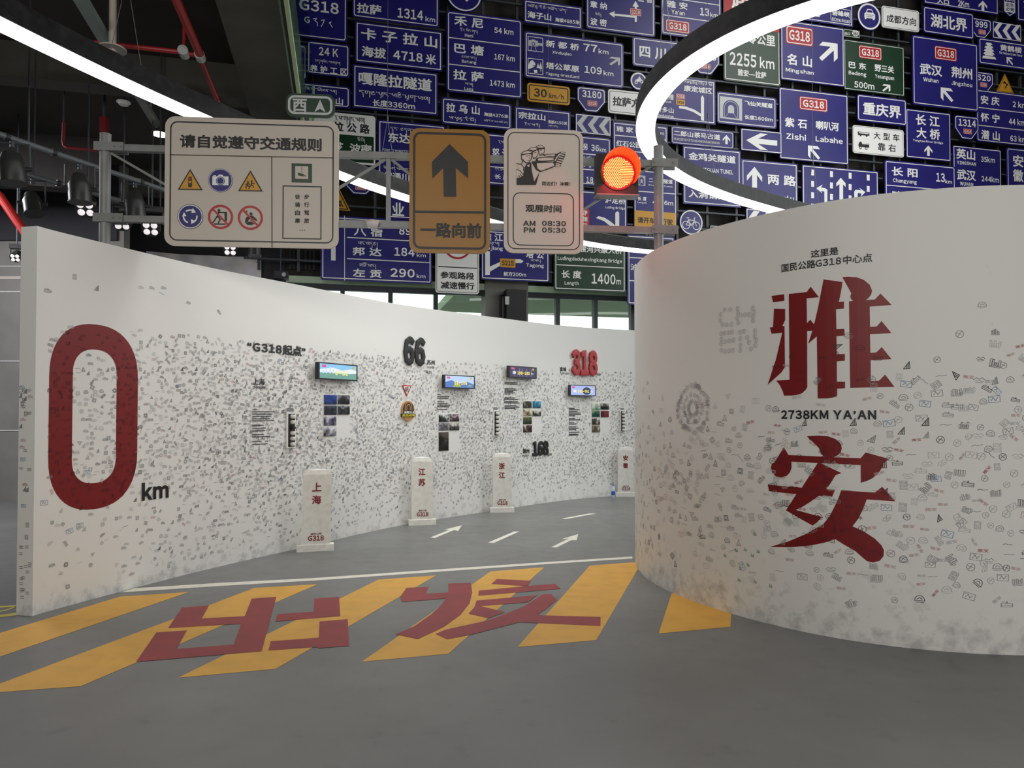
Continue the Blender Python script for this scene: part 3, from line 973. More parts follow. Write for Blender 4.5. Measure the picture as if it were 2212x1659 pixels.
# end face of the left partition: a few stamps in a column
endT = (LW.P[0] - LW.P[1]).normalized()
EF = Frame(Vector((LW.P[0].x - LW.N[0].x * .15, LW.P[0].y - LW.N[0].y * .15, 0)), (LW.N[0].x, LW.N[0].y, 0))
R = random.Random(8)
b = MB()
for i in range(46):
    x, y = R.uniform(42, 66), R.uniform(828, 1290)
    kind, ink = R.choice([(st_ring, 'm'), (st_card, 'm'), (st_wave, 'm'), (st_sail, 'm'), (st_ticket, 'b'), (st_dots, 'm'), (st_bar, 'rl'), (st_wave, 'k')])
    u, v = EF.px(x, y)
    if y > 1180: kind, ink = st_dots, 'm'
    L, w = kind(R); V, Fs = strokes(L, w)
    b.add([EF.p(u + a * .042, v + c * .042, .002 + i * 2e-5) for a, c in V], Fs, INKS.index(ink))
o = b.build('stamp_marks', IM, wallL); o['kind'] = 'stuff'; o['label'] = 'ink stamps on the narrow end face'

# right-hand partition: two big red characters
k2 = lambda L: [(1640 + x / 6.9125, 540 + y / 6.9125) for x, y in L]
k4 = lambda L: [(1640 + x / 5.53, 930 + y / 5.53) for x, y in L]
YA = [k2([(185, 685), (375, 662), (377, 760), (208, 780)]),
      k2([(222, 877), (388, 880), (390, 1045), (347, 1137), (380, 1137), (386, 1749), (330, 1830), (128, 2014), (185, 1834), (250, 1640), (345, 1237), (187, 1250), (160, 1158), (208, 1152)]),
      k2([(443, 657), (712, 628), (770, 548), (893, 706), (710, 722), (715, 1095), (763, 1040), (822, 1110), (880, 860), (962, 440), (1243, 478), (1237, 540), (1215, 660), (1190, 775), (1267, 770), (1267, 875), (1148, 885), (1153, 1183), (1273, 1177), (1277, 1278), (1155, 1287), (1158, 1557), (1280, 1553), (1280, 1654), (1160, 1664), (1162, 1966), (1283, 1968), (1283, 2064), (1165, 2072), (1165, 2174), (1100, 2204), (1000, 2217), (875, 2217), (862, 1289), (733, 1399), (795, 1208), (717, 1212), (720, 2044), (700, 2084), (640, 2139), (560, 2166), (480, 2174), (372, 2174), (355, 2114), (310, 2019), (255, 1949), (455, 1939)]),
      k2([(1243, 405), (1330, 400), (1450, 407), (1560, 445), (1650, 520), (1687, 610), (1670, 670), (1630, 720), (1595, 747), (1727, 740), (1812, 652), (1977, 822), (1650, 845), (1655, 1150), (1755, 1143), (1828, 1062), (1975, 1242), (1655, 1257), (1660, 1535), (1750, 1530), (1830, 1450), (1977, 1632), (1665, 1644), (1667, 1956), (1790, 1952), (1880, 1861), (2020, 2044), (1360, 2059), (1342, 767), (1410, 760), (1370, 730), (1362, 690), (1378, 648)])]
AN = [k4([(570, 68), (700, 60), (820, 68), (910, 100), (970, 150), (988, 210), (975, 260), (940, 295), (890, 318), (1213, 330), (1272, 262), (1558, 340), (1490, 380), (1470, 440), (1430, 500), (1360, 565), (1280, 605), (1215, 622), (1213, 413), (738, 390), (983, 508), (913, 533), (860, 620), (803, 702), (907, 708), (873, 790), (713, 780), (600, 860), (520, 910), (437, 948), (748, 1032), (700, 1090), (640, 1135), (320, 953), (445, 760), (120, 725), (103, 647), (510, 682), (700, 388), (385, 372), (385, 450), (370, 500), (330, 540), (265, 560), (200, 548), (155, 500), (140, 440), (155, 395), (187, 378), (296, 198), (350, 292), (780, 312), (740, 280), (722, 220), (700, 195)]),
      k4([(980, 715), (1383, 740), (1470, 672), (1628, 845), (1285, 823), (1240, 940), (1180, 1060), (1115, 1143), (1250, 1205), (1380, 1290), (1460, 1370), (1490, 1430), (1485, 1500), (1440, 1555), (1360, 1577), (1290, 1560), (1240, 1520), (1150, 1440), (1010, 1360), (907, 1295), (780, 1340), (600, 1375), (380, 1393), (130, 1390), (350, 1325), (560, 1235), (770, 1115), (850, 1010), (910, 890), (955, 790)])]
REDP = []
for nm, polys, lab in (('character', YA, 'upper large red character on the curved wall'), ('character', AN, 'lower large red character on the curved wall')):
    b = MB()
    for L in polys:
        pts = [RW.px(x, y) for x, y in L]
        REDP.append(pts)
        RW.decal(b, pts, [tuple(t) for t in tess([pts])], .0018)
    o = b.build(nm, M['redletter'], wallR); o['label'] = lab
wtext(RW, wallR, '2738KM YA’AN', 1688, 886, 1893, 905, M['black'], .035, track=.1)
wtext(RW, wallR, '这里是', 1752, 541, 1812, 557.5, M['black'], .012, track=.1)
wtext(RW, wallR, '国民公路G318中心点', 1689, 571, 1884.5, 588.5, M['black'], .012, track=.12)

TOPR = [(1370, 830), (1430, 800), (1480, 790), (1560, 790), (1650, 760), (1700, 700), (1800, 690), (1960, 700), (2060, 680), (2130, 640), (2220, 690)]
KR = ([('ya', ['rl', 'rl', 'l', 'r']), (st_ring, G), (st_card, ['l', 'm']), (st_ticket, ['l', 'rl', 'm', 'b']), (st_city, GL2), (st_arch, G), (st_wave, ['l', 'm', 'k']), (st_sail, ['m', 'k']), (st_bar, ['m', 'k', 'l']), (st_line, ['m', 'k'])],
      [4, 3, 1.6, 2, 1.6, 2, 1.5, 1, 1.2, 1])
KRl = ([(st_square, GL2), (st_tri, GL2), (st_bar, GL2), (st_ring, G), (st_line, GL2), (st_arch, G), (st_ticket, ['l', 'rl'])], [3, 3, 3, 2, 2, 2, 1])
BOTR = [(1370, 1190), (1450, 1240), (1560, 1215), (1650, 1250), (1800, 1300), (1950, 1330), (2080, 1330), (2220, 1340)]
def densR(x, y):
    yt = interp(x, TOPR); yb = interp(x, BOTR)
    if y < yt or y > yb: return 0, KR
    d = min(1, (y - yt) / 190.0) ** 1.4
    if x < 1640:
        g = math.exp(-((x - 1500) / 90) ** 2 - ((y - 1030) / 110) ** 2)
        d = .25 * d + 1.0 * g
    elif y > yb - 150: d *= max(.12, (yb - y) / 150.0)
    if 1640 < x < 1950 and 610 < y < 880: d *= .55
    if 1680 < x < 1900 and 880 < y < 912: d = 0
    return d * .5, (KR if x > 1600 else KRl)
face = []
R = random.Random(3)
for i in range(210):
    t = R.uniform(0, 2 * math.pi); rr = R.choice([1, 1, .95, .6, .3]) * R.uniform(.85, 1.05)
    face.append((1497 + 34 * rr * math.cos(t), 882 + 54 * rr * math.sin(t), R.choice([st_square, st_tri, st_line, st_wave]), R.uniform(-1.5, 1.5), .045, R.choice(['l', 'l', 'm'])))
for x, y in [(1036, 953), (1095, 948), (990, 1003), (985, 1068), (1010, 1112), (1055, 1112), (1107, 1107), (1175, 940), (1178, 985), (1173, 1040), (1182, 1090), (1215, 1008), (1255, 1005), (1300, 1000), (1340, 933), (1355, 980), (1342, 1025), (1342, 1072),
             (998, 1210), (1035, 1203), (1078, 1200), (1115, 1193), (1000, 1270), (995, 1320), (1040, 1298), (1085, 1288), (1130, 1280), (1000, 1390), (1040, 1405), (1085, 1395), (1125, 1390), (1200, 1195), (1245, 1185), (1207, 1262), (1205, 1335), (1205, 1390), (1280, 1252), (1300, 1305), (1365, 1180), (1362, 1238), (1375, 1285), (1367, 1340), (1320, 1375)]:
    face.append((1360 + x / 5.027, 480 + y / 5.027, st_ring, .8, .047, 'm'))
for x, y in [(600, 228), (650, 225), (705, 138), (690, 258), (722, 235), (665, 310), (622, 330), (537, 258), (615, 395), (705, 405), (792, 428)]:
    face.append((1360 + x / 2.596, 1100 + y / 2.596, st_tree, 0, .04, 'g'))
s_a = RW.px(1372, 1000)[0]; s_b = RW.px(2210, 1000)[0]
scatter(RW, wallR, 7000, (s_a - .25, s_b + .5), (.1, 2.45), densR, KR, .062, 11, (), [[(0, 0)], [(0, 0)]] + REDP, extra=face, thin=.6, gap=.055, loose=.25)

# ------------------------------------------------------------------ exhibits fixed to the left partition
def wall_object(name, W, x0, y0, x1, y1, th, m, label, cat, group=None, off=.0, tilt=0.0):
    """a flat box on the wall; returns (object, frame with origin at the front face centre, half width, half height)"""
    s0, z0, s1, z1 = W.box(x0, y0, x1, y1)
    sm = (s0 + s1) / 2
    fr = W.frame(sm)
    c = W.p(sm, (z0 + z1) / 2, off + th / 2)
    # chord of the bend keeps the box clear of the wall
    h = (s1 - s0) / 2
    b = MB(); F = Frame(c, fr.U)
    b.box(c, F.U * h, F.N * th / 2, Vector((0, 0, (z1 - z0) / 2)))
    o = b.build(name, m, None, origin=c)
    tag(o, label, cat, group)
    return o, F.off(th / 2), h, (z1 - z0) / 2

def put_text(parent, fr, s, u0, v0, u1, v1, m, bold=.03, n=.002, name='lettering', zt=.0004, track=.09):
    V, Fs = text2d(s, bold, track)
    V = fit(V, u0, v0, u1, v1)
    b = MB(); b.add([fr.p(x, y, n + z * zt) for x, y, z in V], Fs)
    return b.build(name, m, parent)
def put_poly(parent, fr, loops, m, n=.001, name='graphic'):
    b = MB()
    for L in loops: b.flat([L], fr, n)
    return b.build(name, m, parent)

def emis(name, c, s): return mat(name, (.02, .02, .02), .3, emit=c, estr=s)
def tv(px_box, label, kind, txt):
    o, fr, h, v = wall_object('wall_screen', LW, *px_box, .05, M['blackmetal'], label, 'screen', 'screens on the curved wall', off=.045)
    b = MB(); b.box(fr.p(0, 0, -.065), fr.U * h * .35, fr.N * .032, Vector((0, 0, v * .5))); b.build('wall_bracket', M['blackmetal'], o)
    a, c = h * .93, v * .86
    R = random.Random(len(txt))
    def part(loops, col, st, n): return put_poly(o, fr, loops, emis('screen_%s_%d' % (kind, int(n * 10000)), col, st), n, 'screen_pattern')
    full = [(-a, -c), (a, -c), (a, c), (-a, c)]
    if kind == 'sky':
        part([full], (.28, .62, .95), 1.0, .001)
        part([[(-a, .2 * c), (-.3 * a, .55 * c), (.2 * a, .2 * c), (.7 * a, .5 * c), (a, .3 * c), (a, -.2 * c), (-a, -.2 * c)]], (.85, .93, 1), 1.0, .0015)
        part([[(-a, -c), (a, -c), (a, -.1 * c), (.3 * a, -.35 * c), (-.4 * a, -.15 * c), (-a, -.3 * c)]], (.22, .50, .42), .8, .002)
        part([[(x, -.3 * c), (x + .07 * a, -.3 * c), (x + .07 * a, t * c), (x, t * c)] for x, t in ((-.85 * a, .1), (-.7 * a, .3), (-.5 * a, .6), (-.35 * a, .25), (.05 * a, .1))], (.75, .9, 1), .9, .0025)
    elif kind == 'river':
        part([full], (.55, .72, 1), 1.0, .001)
        part([[(-a, -c), (a, -c), (a, -.4 * c), (.5 * a, .1 * c), (0, -.3 * c), (-.6 * a, .25 * c), (-a, -.1 * c)]], (.12, .28, .75), .8, .0015)
        part([[(-.5 * a, -.9 * c), (.1 * a, -.9 * c), (.0, -.3 * c), (-.3 * a, -.2 * c)], [(.5 * a, -.8 * c), (.9 * a, -.7 * c), (.7 * a, -.4 * c)]], (.55, .6, .1), .8, .002)
    elif kind == 'night':
        part([full], (.06, .05, .12), 1.0, .001)
        part([[(x, -c * .8), (x + .06 * a, -c * .8), (x + .06 * a, c * .7), (x, c * .7)] for x in (-.7 * a, -.3 * a, -.1 * a, .25 * a, .6 * a)], (.30, .28, .5), .7, .0015)
    else:
        part([full], (.45, .55, .95), 1.0, .001)
        part([circle(.3 * a, -.1 * c, .35 * a, .8 * c, 20)], (.03, .05, .10), 1.0, .0015)
    part([[(-a * .9, c * .5), (-a * .68, c * .5), (-a * .68, c * .85), (-a * .9, c * .85)]], (.85, .12, .35), .9, .003)
    part([[(a * .72, c * .55), (a * .78, c * .35), (a * .84, c * .55), (a * .84, c * .85), (a * .72, c * .85)]], (.75, .6, .05), .9, .0031)
    ye = emis('screen_yellow', (1.0, .82, .12), 1.1); wh = emis('screen_white', (1, 1, 1), 1.0)
    x0 = {'sky': -.2, 'river': -.4, 'night': -.45, 'hill': -.45}[kind] * a
    x1 = {'sky': .5, 'river': .5, 'night': .5, 'hill': .5}[kind] * a
    put_text(o, fr, txt, x0, -.5 * c, x1, .15 * c, ye, .045, .004, 'screen_lettering')
    if kind in ('night', 'hill'):
        put_text(o, fr, '浙' if kind == 'night' else '皖', -.82 * a, -.45 * c, -.55 * a, .15 * c, wh, .03, .004, 'screen_lettering')
        put_text(o, fr, 'km', .62 * a, -.35 * c, .8 * a, 0, wh, .03, .004, 'screen_lettering')
    return o
tv((674, 782, 760, 819), 'wall screen showing a skyline and yellow 0-51, nearest of the four screens', 'sky', '0-51')
tv((950.5, 809.5, 1016.5, 838.5), 'wall screen with a blue picture and yellow 51-108, below the black number 66', 'river', '51-108')
tv((1090, 790, 1150.5, 815.5), 'wall screen with a dark picture and yellow 108-240', 'night', '108-240')
tv((1224.6, 831.3, 1280.6, 855), 'wall screen with a pale blue picture and yellow 240-761, below the red 318', 'hill', '240-761')

def photo_mat(i, a, b_, c):
    m = bpy.data.materials.new('photo_%d' % i); m.use_nodes = True
    nt = m.node_tree; bs = nt.nodes['Principled BSDF']; bs.inputs['Roughness'].default_value = .35
    tc = nt.nodes.new('ShaderNodeTexCoord')
    mp = nt.nodes.new('ShaderNodeMapping'); mp.inputs['Location'].default_value = (i * 3.7, i * 1.3, 0)
    n = nt.nodes.new('ShaderNodeTexNoise'); n.inputs['Scale'].default_value = 9; n.inputs['Detail'].default_value = 5; n.inputs['Roughness'].default_value = .7
    nt.links.new(tc.outputs['Object'], mp.inputs[0]); nt.links.new(mp.outputs[0], n.inputs['Vector'])
    sp = nt.nodes.new('ShaderNodeSeparateXYZ'); nt.links.new(tc.outputs['Object'], sp.inputs[0])
    ml = nt.nodes.new('ShaderNodeMath'); ml.operation = 'MULTIPLY_ADD'; ml.inputs[1].default_value = 1.6
    nt.links.new(sp.outputs[2], ml.inputs[0]); nt.links.new(n.outputs['Fac'], ml.inputs[2])
    r = nt.nodes.new('ShaderNodeValToRGB')
    r.color_ramp.elements[0].position = .36; r.color_ramp.elements[0].color = (*srgb(*a), 1)
    r.color_ramp.elements[1].position = .64; r.color_ramp.elements[1].color = (*srgb(*c), 1)
    e = r.color_ramp.elements.new(.5); e.color = (*srgb(*b_), 1)
    nt.links.new(ml.outputs[0], r.inputs[0]); nt.links.new(r.outputs[0], bs.inputs['Base Color'])
    return m
PH = []
f4 = lambda L: [(400 + x / 5.53, 680 + y / 5.53) for x, y in L]
f7 = lambda L: [(600 + x / 5.53, 820 + y / 5.53) for x, y in L]
f6 = lambda L: [(1050 + x / 6.32, 720 + y / 6.32) for x, y in L]
PHOTOS = [
 ('first', f4, [((1648, 955), (1803, 1072), 'night skyline under a deep blue sky', (20, 24, 34), (40, 62, 130), (44, 80, 170)), ((1810, 957), (1958, 1070), 'dark tower blocks', (16, 18, 22), (60, 60, 70), (150, 150, 160)),
   ((1648, 1083), (1803, 1197), 'street at dusk with pale kerb', (26, 30, 38), (44, 50, 62), (90, 100, 118)), ((1810, 1085), (1958, 1193), 'dark avenue with white cars', (18, 20, 22), (52, 56, 58), (170, 175, 180)),
   ((1645, 1210), (1798, 1325), 'pale vaulted hall seen from inside', (28, 26, 50), (120, 116, 140), (210, 210, 220)), ((1643, 1340), (1797, 1455), 'grey waterfront under cloud', (36, 36, 44), (140, 140, 152), (222, 222, 230))]),
 ('second', f7, [((1917, 412), (2037, 507), 'black and white leaves', (8, 10, 8), (50, 54, 52), (230, 235, 235)), ((2045, 410), (2162, 502), 'dim courtyard with red lanterns', (24, 14, 18), (80, 60, 66), (190, 180, 186)),
   ((1915, 515), (2037, 610), 'misty skyline', (44, 44, 48), (130, 130, 140), (196, 196, 206)), ((2043, 513), (2162, 607), 'garden windows in contrast light', (14, 14, 14), (90, 86, 80), (226, 222, 216)),
   ((1915, 628), (2035, 855), 'tall dark pagoda', (12, 12, 12), (34, 32, 30), (90, 84, 76))]),
 ('third', f6, [((495, 925), (615, 1022), 'dark sky over a bridge', (20, 26, 26), (70, 72, 66), (170, 160, 140)), ((627, 925), (745, 1020), 'blue lake with an island', (20, 60, 80), (60, 140, 180), (120, 190, 226)),
   ((497, 1035), (617, 1130), 'pale garden gate', (60, 56, 34), (160, 150, 118), (228, 220, 196)), ((627, 1055), (745, 1130), 'dark trees by a white shore', (14, 20, 12), (50, 60, 42), (214, 216, 204)),
   ((497, 1145), (618, 1242), 'green hillside', (16, 28, 24), (46, 70, 56), (110, 104, 44)), ((498, 1255), (620, 1355), 'crowd with red coats', (22, 18, 18), (90, 60, 56), (214, 200, 196))]),
 ('fourth', f6, [((1437, 957), (1550, 1050), 'pale cliff with green trees', (60, 130, 92), (190, 204, 190), (226, 230, 220)), ((1557, 955), (1672, 1042), 'black rocky gorge', (14, 16, 14), (54, 56, 52), (180, 180, 170)),
   ((1440, 1058), (1548, 1145), 'green river bend', (12, 56, 52), (40, 96, 80), (120, 150, 110)), ((1560, 1057), (1672, 1145), 'red autumn slope', (70, 14, 22), (136, 40, 50), (70, 80, 84)),
   ((1440, 1160), (1552, 1250), 'white temple roof in the dark', (16, 14, 14), (80, 76, 66), (222, 220, 206)), ((1440, 1258), (1553, 1353), 'dried flowers', (20, 16, 12), (100, 86, 70), (200, 190, 170))])]
k = 0
for nm, f, L in PHOTOS:
    for (a, b_, what, ca, cb, cc) in L:
        (x0, y0), (x1, y1) = f([a, b_])
        o, fr, h, v = wall_object('photo_print', LW, x0, y0, x1, y1, .008, M['white'], 'photo print of %s in the %s picture group' % (what, nm), 'photo', 'photo prints on the curved wall', off=.003)
        b = MB(); b.box(fr.p(0, 0, .001), fr.U * h * .985, fr.N * .001, Vector((0, 0, v * .985)))
        b.build('picture', photo_mat(k, ca, cb, cc), o, origin=fr.p(0, 0, 0) - WORLD_LOC(o)); k += 1

# panels with a column of white knobs
def knob_panel(px_box, label, dark=None):
    o, fr, h, v = wall_object('knob_panel', LW, *px_box, .02, M['blackmetal'], label, 'panel', 'knob panels on the curved wall', off=.003)
    b = MB(); g = h * .22
    for (u0, u1, v0, v1) in ((-h - g, h + g, v, v + g), (-h - g, h + g, -v - g, -v), (-h - g, -h, -v, v), (h, h + g, -v, v)):
        b.box(fr.p((u0 + u1) / 2, (v0 + v1) / 2, -.008), fr.U * (u1 - u0) / 2, fr.N * .012, Vector((0, 0, (v1 - v0) / 2)))
    b.build('white_frame', M['white'], o)
    r = min(h * .62, v / 6 * .74)
    for i in range(6):
        c = fr.p(.1 * h, v - (i + .5) * v / 3, 0)
        b = MB()
        b.tube([c - fr.N * .002, c + fr.N * .02, c + fr.N * .045, c + fr.N * .05], [r, r, r * .82, r * .5], 20)
        kn = b.build('knob', M['blackmetal'] if i == dark else M['stone'], o)
        smooth_angle(kn, 35)
        if i != dark:
            b = MB(); b.cyl(c + fr.N * .05, c + fr.N * .053, r * .2, 12); b.build('knob_cap', M['offwhite'], kn)
    b = MB(); lab = rrect(-h * 1.0, v + g * 2.2, h * 1.0, v + g * 2.2 + h * .8, h * .3); b.flat([lab], fr, -.02)
    b.build('name_plate', M['alu'], o)
knob_panel((619, 894, 634, 965.5), 'tall black panel of six knobs, nearest of the three along the wall', 2)
knob_panel((1065.5, 888.8, 1075, 941), 'tall black panel of six white knobs beside the third picture group')
knob_panel((1340, 887.5, 1348, 932), 'tall black panel of six white knobs at the far end of the wall')

# give-way style triangle and arched plaque
s0, z0, s1, z1 = LW.box(867.5, 832, 888, 856)
fr = LW.frame((s0 + s1) / 2); c = LW.p((s0 + s1) / 2, (z0 + z1) / 2, .006); F = Frame(c, fr.U)
h, v = (s1 - s0) / 2, (z1 - z0) / 2
b = MB(); b.prism([(-h, v), (h, v), (0, -v)], F, -.006, .006)
tri = b.build('triangle_sign', M['red'], None, origin=c); tag(tri, 'small white triangle sign with a red edge below the number 66', 'sign')
put_poly(tri, F.off(.006), [[(-h * .72, v * .82), (h * .72, v * .82), (0, -v * .66)]], M['white'], .001, 'face')
put_text(tri, F.off(.006), '听', -h * .36, -.02, h * .36, v * .72, M['black'], .03, .002)
s0, z0, s1, z1 = LW.box(866, 866, 891.5, 911.5)
fr = LW.frame((s0 + s1) / 2); c = LW.p((s0 + s1) / 2, (z0 + z1) / 2, .02); F = Frame(c, fr.U)
h, v = (s1 - s0) / 2, (z1 - z0) / 2
def dome(k, kb=1.0):
    return [(0, -v * kb), (h * k, -v * .55 * kb)] + circle(0, v - h * 1.0, h * k, h * k, 14, 0, 180) + [(-h * k, -v * .55 * kb)]
b = MB(); b.prism(dome(1), F, -.012, .012)
pl = b.build('arched_plaque', mat('plaque_tan', srgb(190, 140, 84), .5), None, origin=c)
tag(pl, 'arched brown plaque with yellow lettering below the small triangle sign', 'plaque')
Fp = F.off(.012); dk = mat('plaque_brown', srgb(52, 42, 38), .5)
put_poly(pl, Fp, [[(h * .9, -v * .5)] + circle(0, v - h * 1.0, h * .9, h * .9, 14, 0, 180) + [(-h * .9, -v * .5)]], dk, .001, 'dark_field')
for q, mm in ((.62, mat('plaque_tan', (0, 0, 0))), (.5, dk), (.34, mat('plaque_tan', (0, 0, 0))), (.22, dk)):
    put_poly(pl, Fp, [[(h * q, v * .1)] + circle(0, v * .42, h * q, h * q * 1.1, 12, 0, 180) + [(-h * q, v * .1)]], mm, .0015 + (.7 - q) * .002, 'arch_band')
put_text(pl, Fp, '自驾318', -h * .7, -v * .22, h * .95, v * .04, M['white'], .04, .004)
b = MB(); b.box(F.p(-h * .1, -v * .36, .02), F.U * h * 1.22, F.N * .006, Vector((0, 0, v * .14))); ban = b.build('ribbon', dk, pl)
put_text(pl, F.off(.026), '此生必驾', -h * 1.15, -v * .48, h * 1.0, -v * .24, mat('plaque_yellow', srgb(210, 196, 40), .5), .04, .002)
# ------------------------------------------------------------------ steel support frame and the road signs hung on it
sf = empty('support_frame', BW.p(0, 0, -.1), 'dark steel post and rail grid carrying the road signs on the back wall', 'frame')
zt_ = 14.8
def grid_bar(name, u0, z0, u1, z1, n, w, m):
    b = MB()
    b.box(BW.p((u0 + u1) / 2, (z0 + z1) / 2, n), BW.U * max((u1 - u0) / 2, w / 2), BW.N * .028, Vector((0, 0, max((z1 - z0) / 2, w / 2))))
    o = b.build(name, m, sf)
for u in [x * .82 - 5.6 for x in range(26)]:
    grid_bar('post', u, zH + .22, u, zt_, -.09, .06, M['darksteel'])
for k in range(23):
    grid_bar('rail', -5.9, zH + .45 + k * .42, 15.2, zH + .45 + k * .42, -.029, .04, M['darksteel'])

ARW = {'N': [(.5, 1), (1, .55), (1, .3), (.66, .62), (.66, 0), (.34, 0), (.34, .62), (0, .3), (0, .55)],
       'NE': [(.2, 1), (1, 1), (1, .25), (.79, .03), (.79, .62), (.15, 0), (0, .15), (.62, .79), (0, .79)]}
ARW['NW'] = [(1 - x, y) for x, y in ARW['NE']]
ARW['W'] = [(1 - y, x) for x, y in ARW['N']]
def SHIELD(u0, v0, u1, v1):
    S = [(.08, 1), (.92, 1), (.98, .97), (1, .92), (1, .45), (.72, .02), (.66, 0), (.34, 0), (.28, .02), (0, .45), (0, .92), (.02, .97)]
    return [(u0 + x * (u1 - u0), v0 + y * (v1 - v0)) for x, y in S]

